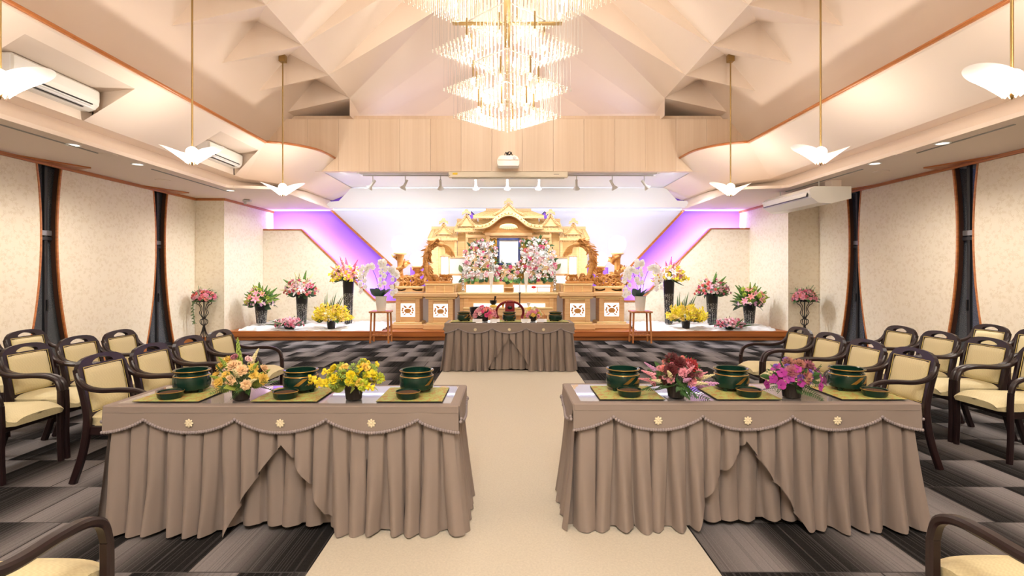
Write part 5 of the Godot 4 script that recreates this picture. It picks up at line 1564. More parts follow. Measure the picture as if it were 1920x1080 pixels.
# ---------------------------------------------------------------- the altar
func more_materials():
	var cl = noise(12, 0.5)
	var weave = picture(128, 128, func(x, y):
		var k = 0.5 + 0.25 * sin(x * TAU / 4) * sin(y * TAU / 4) + 0.3 * cl.get_noise_2d(x * 3.0, y * 3.0)
		return Color(k, k, k))
	M.taupe = mat(rgb(140, 127, 120), 0.8, 0.0, {"rim_enabled": true, "rim": 0.25, "rim_tint": 0.6, "heightmap_enabled": true, "heightmap_texture": weave, "heightmap_scale": 0.02, "uv1_triplanar": true, "uv1_scale": Vector3(7, 7, 7)})
	M.braid = mat(rgb(150, 140, 142), 0.55)
	M.cream = mat(rgb(232, 220, 190), 0.6)
	M.sheet = mat(Color(0.9, 0.92, 0.95, 0.04), 0.02, 0.0, {"transparency": BaseMaterial3D.TRANSPARENCY_ALPHA, "metallic_specular": 0.5})
	M.glaze = mat(rgb(16, 46, 38), 0.08, 0.0, {"metallic_specular": 0.45})
	M.gold = mat(rgb(178, 138, 64), 0.35, 0.8)
	M.ash = mat(rgb(176, 170, 160), 0.95)
	M.incense = mat(rgb(82, 58, 40), 0.95)
	var fp = floral_picture(rgb(166, 178, 104), rgb(178, 126, 66), 5, 60, 128, 6)
	M.brocade = textured(fp, 0.7, Vector3(5, 5, 5), false)
	M.mat_edge = mat(rgb(60, 52, 48), 0.8)
	M.pot = mat(rgb(40, 33, 30), 0.5)
	M.wicker = mat(rgb(226, 168, 120), 0.6)
	rng.seed = 91
	var im = Image.create(128, 128, false, Image.FORMAT_RGB8)
	im.fill(rgb(16, 15, 17))
	for i in 8:
		for j in 12:
			var cx = i * 16 + 8 + rng.randi_range(-3, 3); var cy = j * 10.67 + 5 + rng.randi_range(-2, 2)
			var rx = rng.randf_range(1.6, 4.4); var ry = rng.randf_range(1.5, 3.6)
			for yy in range(-5, 6):
				for xx in range(-5, 6):
					if xx * xx / (rx * rx) + yy * yy / (ry * ry) < 1.0:
						im.set_pixel(posmod(cx + xx, 128), posmod(int(cy) + yy, 128), rgb(226, 222, 214))
	M.lattice = textured(ImageTexture.create_from_image(im), 0.4, Vector3(3.0, 3.0, 3.0), false)
	M.gauze = mat(rgb(248, 248, 250), 0.9, 0.0, {"backlight_enabled": true, "backlight": Color(0.4, 0.4, 0.4)})
	M.stand = textured(wood_picture(rgb(206, 140, 84), rgb(176, 108, 58), 17), 0.4, Vector3(2, 1, 2), false)
	M.iron = mat(rgb(36, 30, 30), 0.45, 0.4)
	M.hinoki = textured(wood_picture(rgb(240, 204, 154), rgb(226, 182, 128), 21, false), 0.45, Vector3(1.2, 2.2, 1.2), false)
	M.hinoki_pale = textured(wood_picture(rgb(242, 216, 160), rgb(230, 198, 136), 22, false), 0.45, Vector3(1.2, 2.2, 1.2), false)
	M.carved = textured(wood_picture(rgb(222, 168, 98), rgb(196, 134, 70), 23, false), 0.5, Vector3(2, 2, 2), false)
	M.paperlit = glow(Color(0.97, 0.98, 1.0), 1.2)
	M.vermilion = mat(rgb(132, 28, 36), 0.3)
	M.silver = mat(rgb(205, 205, 210), 0.18, 1.0)
	FL.bronze = leafy(rgb(178, 118, 104), 0.4, 0.6)
	FL.stalk = leafy(rgb(74, 78, 60), 0.2)
	FL.aucuba_leaf = FL.broad

func pbx(t, n, x0, y0, x1, y1, d, dep, m, ch := 0.006, label = ""):   # box whose front face covers that pixel rectangle at depth d
	var a = px(x0, y0, d); var b = px(x1, y1, d)
	return part(t, n, Shape.new().box(Vector3((a.x + b.x) / 2, (a.y + b.y) / 2, -d - dep / 2), Vector3(absf(b.x - a.x), absf(a.y - b.y), dep), ch), m, null, label)

func crest(t, cx, cy, d, k := 1.0):
	# brown openwork flower crest in front of the lit square
	var c = px(cx, cy, d)
	var sh = Shape.new()
	# rounded body with a waist, crown of leaves above and spreading sprigs below
	var body = []
	for j in 24:
		var a = TAU * j / 24
		body.append(Vector2(cos(a) * 0.075, sin(a) * 0.052) * k)
	sh.prism(body, 0.012, Transform3D(Basis(), c + Vector3(0, -0.015 * k, 0)))
	for e in [-1.0, 1.0]:
		sh.prism([Vector2(e * 0.02, -0.045) * k, Vector2(e * 0.075, -0.085) * k, Vector2(e * 0.12, -0.105) * k, Vector2(e * 0.06, -0.105) * k], 0.012, Transform3D(Basis(), c))
		sh.prism([Vector2(e * 0.01, 0.06) * k, Vector2(e * 0.06, 0.10) * k, Vector2(e * 0.11, 0.105) * k, Vector2(e * 0.05, 0.045) * k], 0.012, Transform3D(Basis(), c))
		for q in [[0.105, 0.035], [0.118, -0.005], [0.1, -0.05]]:
			sh.ball(c + Vector3(e * q[0], q[1], 0.006) * k, Vector3(0.02, 0.024, 0.008) * k, 8)
		sh.ball(c + Vector3(e * 0.045, 0.062, 0.006) * k, Vector3(0.026, 0.02, 0.008) * k, 8)
	part(t, "crest", sh, M.carved)

func pedestal(x0, x1, cy, d, lab, lift):
	var t = thing("altar_pedestal", "altar pedestal with lit crest panel " + lab, "pedestal")
	var w = x1 - x0; var f = w / 62.0
	var Xl = func(q): return x0 + q * f
	var o = cy
	pbx(t, "cornice", Xl.call(0), 549 + o, Xl.call(62), 556 + o, d - 0.03, 0.62, M.hinoki, 0.01)
	pbx(t, "cornice", Xl.call(3), 556 + o, Xl.call(59), 560 + o, d, 0.56, M.hinoki_pale, 0.01)
	pbx(t, "body", Xl.call(9), 560 + o, Xl.call(54), 604 + o, d + 0.05, 0.46, M.hinoki)
	pbx(t, "pilaster", Xl.call(9), 560 + o, Xl.call(18), 604 + o, d + 0.01, 0.06, M.hinoki, 0.012)
	pbx(t, "pilaster", Xl.call(45), 560 + o, Xl.call(54), 604 + o, d + 0.01, 0.06, M.hinoki, 0.012)
	pbx(t, "lintel", Xl.call(18), 560 + o, Xl.call(45), 563 + o, d + 0.02, 0.04, M.hinoki_pale, 0.004)
	pbx(t, "lit_panel", Xl.call(18.5), 569 + o, Xl.call(45), 594 + o, d + 0.042, 0.012, M.paperlit, 0.002, "white backlit square panel")
	crest(t, Xl.call(31.5), 581.5 + o, d + 0.035, f)
	pbx(t, "base_mould", Xl.call(5), 604 + o, Xl.call(58), 608 + o, d, 0.54, M.hinoki_pale, 0.01)
	var y1 = VY + (EYE - 0.2005) * FOCAL / d
	pbx(t, "base", Xl.call(-1), 608 + o, Xl.call(63), y1, d - 0.03, 0.62, M.hinoki, 0.01)
	return t

func carved_waves(t, x0, x1, y0, y1, d, sd, n):
	# openwork of curling wave scrolls filling a pixel rectangle
	var rg = RandomNumberGenerator.new(); rg.seed = sd
	for k in n:
		var sh = Shape.new()
		var cx = lerpf(x0, x1, rg.randf_range(0.08, 0.92)); var cy = lerpf(y0, y1, sqrt(rg.randf_range(0.05, 1.0)))
		var c = px(cx, cy, d + rg.randf_range(0.0, 0.1))
		var pts = []; var rd = []
		var hand = 1.0 if rg.randf() < 0.5 else -1.0
		var R = rg.randf_range(0.05, 0.1); var a0 = rg.randf() * TAU
		for j in 15:
			var f = j / 14.0
			var a = a0 + hand * f * 5.2
			pts.append(c + Vector3(cos(a), sin(a), 0.3 * f) * R * (1.0 - 0.75 * f))
			rd.append(lerpf(0.02, 0.008, f))
		sh.tube(pts, rd, 6)
		part(t, "carved_scroll", sh, M.carved)

func lamp_globe(cx, cy, r, d, base_y, lab):
	var c = px(cx, cy, d); var rr = r * d / FOCAL
	var t = thing("globe_lamp", "white globe lamp on carved column, " + lab, "lamp", Vector3(c.x, c.y, c.z), 0.0, "altar globe lamps")
	part(t, "globe_bulb", Shape.new().ball(Vector3.ZERO, rr, 24), glow(Color(1.0, 0.99, 0.97), 1.3))
	var b = (base_y - cy) * d / FOCAL
	part(t, "plate", Shape.new().lathe([Vector2(rr * 0.4, -rr * 0.9), Vector2(rr * 0.72, -rr * 0.96), Vector2(rr * 0.74, -rr * 1.1), Vector2(rr * 0.5, -rr * 1.2), Vector2(0, -rr * 1.2)], 20), M.hinoki)
	part(t, "column", Shape.new().lathe([Vector2(rr * 0.5, -rr * 1.15), Vector2(rr * 0.36, -rr * 1.6), Vector2(rr * 0.3, lerpf(-rr * 1.6, -b, 0.5)), Vector2(rr * 0.5, lerpf(-rr * 1.6, -b, 0.85)), Vector2(rr * 0.6, -b)], 12), M.carved)
	# dragon coiling round the column
	var pts = []; var rd = []
	for k in 30:
		var f = k / 29.0
		var a = f * TAU * 2.1 + cx
		var y = lerpf(-rr * 1.35, -b, f)
		pts.append(Vector3(cos(a) * rr * (0.55 + 0.25 * f), y, sin(a) * rr * 0.55))
		rd.append(lerpf(0.03, 0.05, sin(f * PI)))
	part(t, "carved_dragon", Shape.new().tube(pts, rd, 7), M.carved)
	var xf = []
	for k in range(1, 29):
		var dir = (pts[k] - Vector3(0, pts[k].y, 0)).normalized() + Vector3(0, 0.4, 0)
		xf.append(frame_at(pts[k], dir, k * 1.0).scaled_local(Vector3(0.22, 0.12, 0.22)))
	scatter(t, "carved_fins", FL.leaf, M.carved, xf)
	omni(t, Vector3.ZERO, Color(1, 0.98, 0.95), 0.6 if r > 15 else 0.4, rr * 0.8)

func phoenix(s, lab):
	var d = 11.75
	var m = func(x): return x if s < 0 else 1908.0 - x
	var t = thing("carved_phoenix", "carved wooden phoenix arching over a white lantern " + lab, "sculpture")
	var P = []
	for q in [[812, 528], [803, 516], [799, 500], [798, 484], [802, 468], [811, 458], [821, 456], [829, 460]]:
		P.append(px(m.call(q[0]), q[1], d))
	var cv = curve(P, 5)
	var rd = []
	for k in cv.size():
		var f = float(k) / (cv.size() - 1)
		rd.append(lerpf(0.05, 0.075, sin(f * PI)) * (1.0 - 0.3 * f))
	part(t, "body", Shape.new().tube(cv, rd, 10), M.carved)
	var hd = px(m.call(826), 458, d - 0.03)
	part(t, "head", Shape.new().ball(hd, Vector3(0.085, 0.06, 0.06), 12), M.carved)
	var sgn = 1.0 if s < 0 else -1.0
	part(t, "beak", Shape.new().tube([hd + Vector3(sgn * 0.06, -0.01, 0), hd + Vector3(sgn * 0.12, -0.04, 0), hd + Vector3(sgn * 0.13, -0.08, 0)], [0.03, 0.02, 0.004], 8), M.hinoki)
	for k in 4:
		var sw = curve([hd + Vector3(0, 0.03, 0), hd + Vector3(-sgn * 0.06, 0.085 + 0.01 * k, 0.02 * k), hd + Vector3(-sgn * 0.16, 0.075 - 0.02 * k, 0.02 * k), hd + Vector3(-sgn * 0.27, 0.04 - 0.03 * k, 0.02 * k)], 5)
		part(t, "crest_plume", Shape.new().sweep(sw, Vector3(0, 0, 1), 0.05, [0.02, 0.02, 0.02, 0.02, 0.02, 0.025, 0.025, 0.025, 0.025, 0.02, 0.02, 0.018, 0.015, 0.012, 0.008, 0.004], 0.004), M.carved)
	for k in 7:     # drooping tail plumes in front of the lantern
		var st = hd + Vector3(sgn * (0.02 + 0.01 * k), -0.03 + 0.004 * k, 0.03)
		var e = px(m.call(836 + 2.6 * k), 476 + 1.6 * k * (1.0 if k < 5 else 0.7), d - 0.05)
		part(t, "tail_plume", Shape.new().tube(curve([st, st.lerp(e, 0.45) + Vector3(sgn * 0.03, 0.06, 0), e + Vector3(0, 0.05, 0), e], 5), [0.02, 0.02, 0.02, 0.02, 0.02, 0.02, 0.018, 0.018, 0.018, 0.016, 0.016, 0.014, 0.012, 0.01, 0.008, 0.004], 6), M.carved)
	var rg = RandomNumberGenerator.new(); rg.seed = 700 + s
	var fe = Shape.new().grid(func(u, v):
		var w = 0.2 * pow(sin(PI * (0.1 + 0.85 * v)), 0.8) * (1.0 - 0.2 * v)
		return Vector3((u * 2 - 1) * w, v, 0.05 * sin(u * PI) + 0.25 * v * v), 2, 5).done()
	for k in 120:
		var i = rg.randi_range(1, cv.size() - 3)
		var tang = (cv[i + 1] - cv[i - 1]).normalized()
		var side = tang.cross(Vector3(0, 0, 1)).normalized()
		var a = rg.randf_range(-1.6, 1.6)
		var out = (side * cos(a) * (1.0 if rg.randf() < 0.75 else -1.0) * 1.0 + Vector3(0, 0, 1) * sin(a) * 0.7).normalized()
		var dir = (out * 0.8 - tang * 0.75).normalized()
		var f = frame_at(cv[i] + out * rd[i] * 0.7, dir, rg.randf() * TAU)
		var sc = rg.randf_range(0.09, 0.16)
		part(t, "feather", fe, M.carved, f.scaled_local(Vector3(sc, sc, sc)))
	# rocky scroll base on the panelled box
	carved_waves(t, m.call(800), m.call(850), 513, 528, d - 0.08, 720 + s, 26)
	var bx = px(m.call(822), 529, d)
	part(t, "base", Shape.new().box(Vector3(bx.x, 1.208, -d), Vector3(0.6, 0.05, 0.3), 0.01), M.carved)
	# lantern
	var lc = px(m.call(834), 498, d - 0.06)
	var l = thing("altar_lantern", "tall white lit box lantern with wood cap " + lab, "lantern", lc, 0.0, "altar lanterns")
	var hexp = func(r, y0, y1): return [Vector2(0, y0), Vector2(r, y0), Vector2(r, y1), Vector2(0, y1)]
	part(l, "lantern_glass", Shape.new().lathe(hexp.call(0.085, -0.19, 0.19), 6, Transform3D(Basis(Vector3.UP, PI / 6), Vector3.ZERO)), M.paperlit)
	for k in 6:
		var a = TAU * k / 6 + PI / 6
		part(l, "post", Shape.new().box(Vector3(cos(a) * 0.088, 0, sin(a) * 0.088), Vector3(0.012, 0.38, 0.012), 0.002), M.white)
	part(l, "cap", Shape.new().lathe([Vector2(0, 0.19), Vector2(0.115, 0.19), Vector2(0.12, 0.2), Vector2(0.06, 0.225), Vector2(0, 0.24)], 6, Transform3D(Basis(Vector3.UP, PI / 6), Vector3.ZERO)), M.hinoki)
	part(l, "foot", Shape.new().lathe([Vector2(0, -0.285), Vector2(0.07, -0.285), Vector2(0.05, -0.25), Vector2(0.11, -0.21), Vector2(0.11, -0.19), Vector2(0, -0.19)], 6, Transform3D(Basis(Vector3.UP, PI / 6), Vector3.ZERO)), M.carved)

func shrine_roof(t, xr0, xr1, yr, xe0, xe1, ye, d, dep, ribs):
	# front slope from the ridge (set back) down to the eaves, with tile ribs, ridge beam and eave board
	var a = px(xr0, yr, d); var b = px(xr1, yr, d); var e0 = px(xe0, ye, d); var e1 = px(xe1, ye, d)
	a.z -= dep; b.z -= dep
	var sh = Shape.new()
	sh.quad(a, b, e1, e0)
	sh.quad(a + Vector3(0, -0.03, 0), b + Vector3(0, -0.03, 0), e1 + Vector3(0, -0.025, 0), e0 + Vector3(0, -0.025, 0))
	sh.quad(e0, e1, e1 + Vector3(0, -0.025, 0), e0 + Vector3(0, -0.025, 0))
	part(t, "roof_slope", sh, M.hinoki_pale)
	for k in ribs + 1:
		var f = float(k) / ribs
		var p = a.lerp(b, f); var q = e0.lerp(e1, f)
		part(t, "tile_rib", Shape.new().tube([p, q + Vector3(0, 0.006, 0.012)], 0.011, 6), M.hinoki_pale)
	part(t, "ridge_beam", Shape.new().box((a + b) / 2 + Vector3(0, 0.02, 0), Vector3(b.x - a.x + 0.04, 0.07, 0.07), 0.01), M.hinoki)
	part(t, "eave_board", Shape.new().box((e0 + e1) / 2 + Vector3(0, -0.035, 0.0), Vector3(e1.x - e0.x, 0.03, 0.03), 0.006), M.hinoki)
	var n = ribs * 2
	var raf = Shape.new()
	for k in n + 1:
		raf.box(e0.lerp(e1, float(k) / n) + Vector3(0, -0.06, -0.05), Vector3(0.012, 0.018, 0.12))
	part(t, "rafter_ends", raf, M.hinoki)

func gable(t, cx, ytop, x0, x1, yb, d):
	# triangular front gable: pediment, two barge boards, finial
	var top = px(cx, ytop, d); var l = px(x0, yb, d); var r = px(x1, yb, d)
	var sh = Shape.new()
	sh.tri(top + Vector3(0, 0, -0.03), r + Vector3(0, 0, -0.03), l + Vector3(0, 0, -0.03))
	part(t, "pediment", sh, M.hinoki_pale)
	for e in [l, r]:
		var bow = curve([top + Vector3(0, 0.02, 0), top.lerp(e, 0.5) + Vector3(0, -0.03, 0), e], 5)
		part(t, "barge_board", Shape.new().sweep(bow, Vector3(0, 0, 1), 0.06, 0.045, 0.008), M.hinoki)
		var dots = Shape.new()
		for k in range(1, bow.size()):
			dots.ball(bow[k] + Vector3(0, 0.0, 0.032), 0.011, 5)
		part(t, "studs", dots, M.gold)
	var c = top + Vector3(0, 0.02, 0.01)
	var w = 0.0115 * d
	part(t, "finial", Shape.new().prism([Vector2(-0.11, -0.03), Vector2(-0.1, 0.04), Vector2(-0.05, 0.06), Vector2(-0.035, 0.11), Vector2(0.035, 0.11), Vector2(0.05, 0.06), Vector2(0.1, 0.04), Vector2(0.11, -0.03), Vector2(0, 0.03)], 0.05, Transform3D(Basis(), c)), M.hinoki)

func build_shrine():
	var t = thing("altar_shrine", "pale wood funeral altar shrine with tiered temple roofs", "altar")
	var d = 12.5
	var mx = func(x): return 1907.0 - x
	shrine_roof(t, 911, 996, 392, 887, 1020, 405, d - 0.1, 0.35, 18)
	gable(t, 953.5, 383, 924, 983, 403, d - 0.12)
	pbx(t, "upper_wall", 897, 404, 1010, 428, d + 0.15, 0.2, M.hinoki_pale)
	for s in [-1, 1]:
		var a = [856, 892, 412, 852, 916, 431] if s < 0 else [mx.call(892), mx.call(856), 412, mx.call(916), mx.call(852), 431]
		shrine_roof(t, a[0], a[1], a[2], a[3], a[4], a[5], d - 0.05, 0.3, 9)
		gable(t, 875 if s < 0 else mx.call(875), 403, 857 if s < 0 else mx.call(893), 893 if s < 0 else mx.call(857), 424, d - 0.07)
		a = [807, 853, 427, 802, 858, 447] if s < 0 else [mx.call(853), mx.call(807), 427, mx.call(858), mx.call(802), 447]
		shrine_roof(t, a[0], a[1], a[2], a[3], a[4], a[5], d + 0.05, 0.3, 8)
		gable(t, 832 if s < 0 else mx.call(832), 420, 816 if s < 0 else mx.call(849), 849 if s < 0 else mx.call(816), 439, d + 0.03)
		# bays below the side roofs
		var X = func(x): return x if s < 0 else mx.call(x)
		pbx(t, "side_wall", X.call(858), 434, X.call(914), 560, d + 0.2, 0.1, M.hinoki_pale)
		pbx(t, "column", X.call(873), 436, X.call(878), 545, d + 0.0, 0.06, M.hinoki, 0.008)
		pbx(t, "column", X.call(911), 432, X.call(918), 545, d - 0.1, 0.08, M.hinoki, 0.008)
		pbx(t, "bay_lintel", X.call(874), 440, X.call(914), 446, d - 0.02, 0.06, M.hinoki, 0.006)
		pbx(t, "bay_frieze", X.call(878), 446, X.call(911), 451, d + 0.05, 0.04, M.hinoki_pale, 0.006)
		pbx(t, "outer_wall", X.call(806), 448, X.call(856), 560, d + 0.25, 0.1, M.hinoki_pale)
		pbx(t, "outer_column", X.call(818), 448, X.call(822), 545, d + 0.1, 0.05, M.hinoki, 0.006)
		pbx(t, "outer_column", X.call(852), 448, X.call(857), 545, d + 0.1, 0.05, M.hinoki, 0.006)
		# stepped white side shelves with gilt edges
		pbx(t, "side_step", X.call(843), 481, X.call(874), 515, d - 0.25, 0.3, M.white)
		pbx(t, "step_edge", X.call(842), 480, X.call(875), 484, d - 0.27, 0.32, M.hinoki, 0.004)
		pbx(t, "step_edge", X.call(842), 513, X.call(872), 517, d - 0.32, 0.36, M.hinoki, 0.004)
		pbx(t, "lit_screen", X.call(845), 517, X.call(862), 531, d - 0.3, 0.3, M.paperlit, 0.002)
		# purple brocade tips behind the middle roof
		var q = px(884 if s < 0 else 1021, 402, d + 0.12)
		part(t, "purple_banner", Shape.new().prism([Vector2(-0.05, 0.0), Vector2(0.0, 0.05), Vector2(0.05, 0.01), Vector2(0.05, -0.1), Vector2(-0.01, -0.1)], 0.02, Transform3D(Basis(), q)), mat(rgb(140, 90, 230), 0.6))
		part(t, "banner_top", Shape.new().sweep([q + Vector3(-0.08, -0.02, 0.02), q + Vector3(0, 0.06, 0.02), q + Vector3(0.08, -0.02, 0.02)], Vector3(0, 0, 1), 0.03, 0.022, 0.002), mat(rgb(30, 24, 80), 0.5))
	# central curved (cusped) gable
	var cg = []
	for q in [[890, 426], [905, 425], [918, 421], [930, 412], [941, 404], [953.5, 401], [966, 404], [977, 412], [989, 421], [1002, 425], [1017, 426]]:
		cg.append(px(q[0], q[1], d - 0.28))
	var cc = curve(cg, 4)
	part(t, "cusped_gable", Shape.new().sweep(cc, Vector3(0, 0, 1), 0.34, 0.07, 0.012), M.hinoki_pale)
	part(t, "gable_lip", Shape.new().sweep(cc.map(func(p): return p + Vector3(0, -0.05, 0.06)), Vector3(0, 0, 1), 0.22, 0.025, 0.006), M.hinoki)
	var dots = Shape.new()
	for k in range(0, cc.size(), 2):
		dots.ball(cc[k] + Vector3(0, 0, 0.175), 0.014, 6)
	part(t, "studs", dots, M.gold)
	var pp = [Vector2(px(905, 427, d - 0.25).x, px(905, 438, d).y)]
	for p in cc.slice(6, cc.size() - 6): pp.append(Vector2(p.x, p.y - 0.02))
	pp.append(Vector2(px(1002, 427, d - 0.25).x, px(905, 438, d).y))
	part(t, "tympanum", Shape.new().prism(pp, 0.03, Transform3D(Basis(), Vector3(0, 0, -d + 0.1))), M.carved)
	var md = px(953.5, 425, d - 0.46)
	var med = Shape.new()
	med.ball(md, Vector3(0.2, 0.07, 0.03), 14)
	for k in 9:
		med.ball(md + Vector3((k - 4) * 0.045, -0.05 + 0.03 * pow((k - 4) / 4.0, 2), 0.01), Vector3(0.03, 0.03, 0.025), 6)
	part(t, "medallion", med, M.hinoki_pale)
	pbx(t, "door_lintel", 909, 436, 998, 442, d - 0.14, 0.12, M.hinoki, 0.006)
	var fr = []
	for k in 17: fr.append(Vector2(lerpf(918, 989, k / 16.0), 446.0 + (2.5 if k % 2 else 0.0)))
	var fz = []
	for q in fr:
		var w = px(q.x, q.y, d - 0.05)
		fz.append(Vector2(w.x, w.y))
	var w1 = px(989, 441, d - 0.05); var w0 = px(918, 441, d - 0.05)
	fz.append(Vector2(w1.x, w1.y)); fz.append(Vector2(w0.x, w0.y))
	part(t, "scalloped_frieze", Shape.new().prism(fz, 0.03, Transform3D(Basis(), Vector3(0, 0, -d + 0.02))), M.hinoki)
	pbx(t, "inner_wall", 916, 440, 992, 560, d + 0.1, 0.05, M.gold)
	# stepped base the shrine stands on
	pbx(t, "shrine_base", 806, 545, 1101, 607, d - 0.05, 0.66, M.hinoki_pale)
	pbx(t, "white_plinth", 742, 553, 1170, 608, d - 0.2, 0.14, M.white)
	for s in [-1, 1]:
		pbx(t, "skirting", 806 if s < 0 else 1052, 531, 856 if s < 0 else 1101, 548, d - 0.3, 0.3, M.hinoki)
	# portrait
	var f = thing("portrait_frame", "blank white portrait in dark blue frame amid white flowers", "picture frame")
	d = 12.15
	var blue = mat(rgb(44, 60, 116), 0.3)
	pbx(f, "frame_side", 932, 446, 936.5, 497, d, 0.05, blue, 0.006)
	pbx(f, "frame_side", 971.5, 446, 976, 497, d, 0.05, blue, 0.006)
	pbx(f, "frame_top", 932, 446, 976, 450.5, d, 0.05, blue, 0.006)
	pbx(f, "frame_bottom", 932, 493, 976, 497, d, 0.05, blue, 0.006)
	pbx(f, "photo_panel", 936, 450, 972, 494, d + 0.03, 0.01, mat(rgb(250, 251, 255), 0.3), 0.0)
	for x in [934, 974]:
		part(f, "corner_stud", Shape.new().ball(px(x, 448.2, d - 0.003), 0.012, 6), M.silver)
	pbx(f, "easel", 940, 497, 968, 527, d + 0.02, 0.1, M.hinoki)

func build_counter():
	var t = thing("altar_counter", "long pale wood altar counter between the crest pedestals", "altar counter")
	var d = 11.48
	pbx(t, "counter_top", 859, 549, 1047, 553, d - 0.02, 0.6, M.hinoki_pale, 0.01)
	pbx(t, "cornice", 861, 553, 1045, 559, d, 0.56, M.hinoki, 0.01)
	pbx(t, "body", 862, 559, 1044, 602, d + 0.06, 0.46, M.hinoki)
	pbx(t, "pilaster", 869, 559, 878, 602, d + 0.02, 0.06, M.hinoki, 0.01)
	pbx(t, "pilaster", 1030, 559, 1039, 602, d + 0.02, 0.06, M.hinoki, 0.01)
	pbx(t, "lit_panel", 888, 569, 1022, 579, d + 0.045, 0.02, M.paperlit, 0.002, "white backlit strip panel")
	var y1 = VY + (EYE - 0.2005) * FOCAL / d
	pbx(t, "base", 861, 602, 1045, y1, d - 0.01, 0.56, M.hinoki, 0.01)
	var b = thing("flower_riser", "paper screened wooden step under the flower bank", "step")
	d = 11.85
	var yb = VY + (EYE - 0.988) * FOCAL / d
	pbx(b, "riser_shelf", 864, 528, 1042, 534, d - 0.02, 0.5, M.hinoki, 0.008)
	for k in 2:
		pbx(b, "paper_screen", 874 if k == 0 else 962, 534, 944 if k == 0 else 1032, yb, d + 0.02, 0.03, M.paperlit, 0.002, "white backlit paper screen")
	pbx(b, "post", 864, 534, 874, yb, d, 0.08, M.hinoki, 0.006)
	pbx(b, "post", 944, 534, 962, yb, d, 0.08, M.hinoki, 0.006)
	pbx(b, "post", 1032, 534, 1042, yb, d, 0.08, M.hinoki, 0.006)
	var q = thing("offering_shelf", "low wooden offering shelf in front of the altar counter", "shelf")
	d = 11.2
	pbx(q, "shelf_top", 868, 577, 1037, 580, d, 0.24, M.hinoki_pale, 0.006)
	pbx(q, "apron", 869, 580, 1036, 592, d + 0.01, 0.2, M.hinoki)
	yb = VY + (EYE - 0.2005) * FOCAL / (d + 0.01)
	for x in [[869, 880], [1025, 1036]]:
		pbx(q, "leg", x[0], 592, x[1], yb, d + 0.01, 0.18, M.hinoki)
	# small altar furnishings
	for s in [-1, 1]:
		var cx = 868 if s < 0 else 1040
		var c = px(cx, 551, 11.6)
		var z = thing("silver_pillar", "silver beaded pillar ornament at the %s end of the altar counter" % ("pink flower" if s < 0 else "basket flower"), "ornament", Vector3(c.x, 0.996, c.z), 0.0, "silver beaded pillars")
		var y = 0.0
		for k in 9:
			var r = 0.045 - 0.003 * k if k % 2 == 0 else 0.026
			part(z, "silver_bead", Shape.new().ball(Vector3(0, y + r, 0), r, 12), M.silver)
			y += r * 1.7
		var vz = px(921 if s < 0 else 986.5, 549, 11.62)
		var v = thing("white_vase", "slender white altar vase on the counter, %s side" % ("black bell bowl" if s < 0 else "candlestick"), "vase", Vector3(vz.x, 0.996, vz.z), 0.0, "white altar vases")
		part(v, "body", Shape.new().lathe([Vector2(0, 0), Vector2(0.03, 0), Vector2(0.022, 0.06), Vector2(0.03, 0.15), Vector2(0.045, 0.3), Vector2(0.055, 0.42), Vector2(0.045, 0.43), Vector2(0.03, 0.3), Vector2(0, 0.29)], 20), M.white_gloss)
	var p = px(954.5, 551, 11.56)
	var tb = thing("sutra_box", "small brown slatted wooden box at the centre of the altar counter", "box", Vector3(p.x, 0.996, p.z))
	for e in [-1.0, 1.0]:
		part(tb, "box_side", Shape.new().box(Vector3(e * 0.09, 0.05, 0), Vector3(0.03, 0.08, 0.12), 0.004), M.carved)
		part(tb, "box_rail", Shape.new().box(Vector3(0, 0.05 + e * 0.032, 0.05), Vector3(0.15, 0.017, 0.02), 0.002), M.carved)
	part(tb, "box_back", Shape.new().box(Vector3(0, 0.05, -0.054), Vector3(0.15, 0.08, 0.012)), M.carved)
	part(tb, "box_lid", Shape.new().box(Vector3(0, 0.098, 0), Vector3(0.23, 0.016, 0.14), 0.005), M.hinoki)
	for k in 4:
		part(tb, "slat", Shape.new().box(Vector3(-0.045 + 0.03 * k, 0.05, 0.052), Vector3(0.01, 0.05, 0.008)), M.carved)
	p = px(1018, 549, 11.56)
	tb = thing("striker_rest", "wooden rest holding a stick with a red padded tip", "striker", Vector3(p.x, 0.996, p.z))
	part(tb, "stick", Shape.new().tube([Vector3(-0.24, 0.11, 0), Vector3(0.25, 0.11, 0)], 0.009, 8), M.carved)
	part(tb, "padded_tip", Shape.new().ball(Vector3(-0.2, 0.11, 0), Vector3(0.055, 0.03, 0.03), 10), mat(rgb(226, 50, 62), 0.6), null, "red padded tip")
	for e in [-0.12, 0.16]:
		part(tb, "post", Shape.new().box(Vector3(e, 0.05, 0), Vector3(0.014, 0.1, 0.03), 0.003), M.carved)
	part(tb, "foot_rail", Shape.new().box(Vector3(0.02, 0.006, 0), Vector3(0.34, 0.012, 0.05), 0.003), M.carved)
	p = px(974.5, 577, 11.28)
	var cs = thing("candlestick", "tall black candlestick with white candle on the offering shelf", "candlestick", Vector3(p.x, 0.6825, p.z))
	part(cs, "stick", Shape.new().lathe([Vector2(0, 0), Vector2(0.05, 0), Vector2(0.05, 0.012), Vector2(0.012, 0.03), Vector2(0.012, 0.29), Vector2(0.03, 0.31), Vector2(0.03, 0.32), Vector2(0, 0.32)], 16), M.black)
	part(cs, "candle", Shape.new().lathe([Vector2(0.012, 0.32), Vector2(0.012, 0.5), Vector2(0, 0.505)], 12), M.white)
	p = px(925, 577, 11.3)
	var bb = thing("bell_bowl", "black bell bowl on yellow cushion with upright striker", "bell", Vector3(p.x, 0.6825, p.z))
	part(bb, "cushion", Shape.new().ball(Vector3(0, 0.03, 0), Vector3(0.085, 0.03, 0.085), 14), FL.gold, null, "yellow cushion")
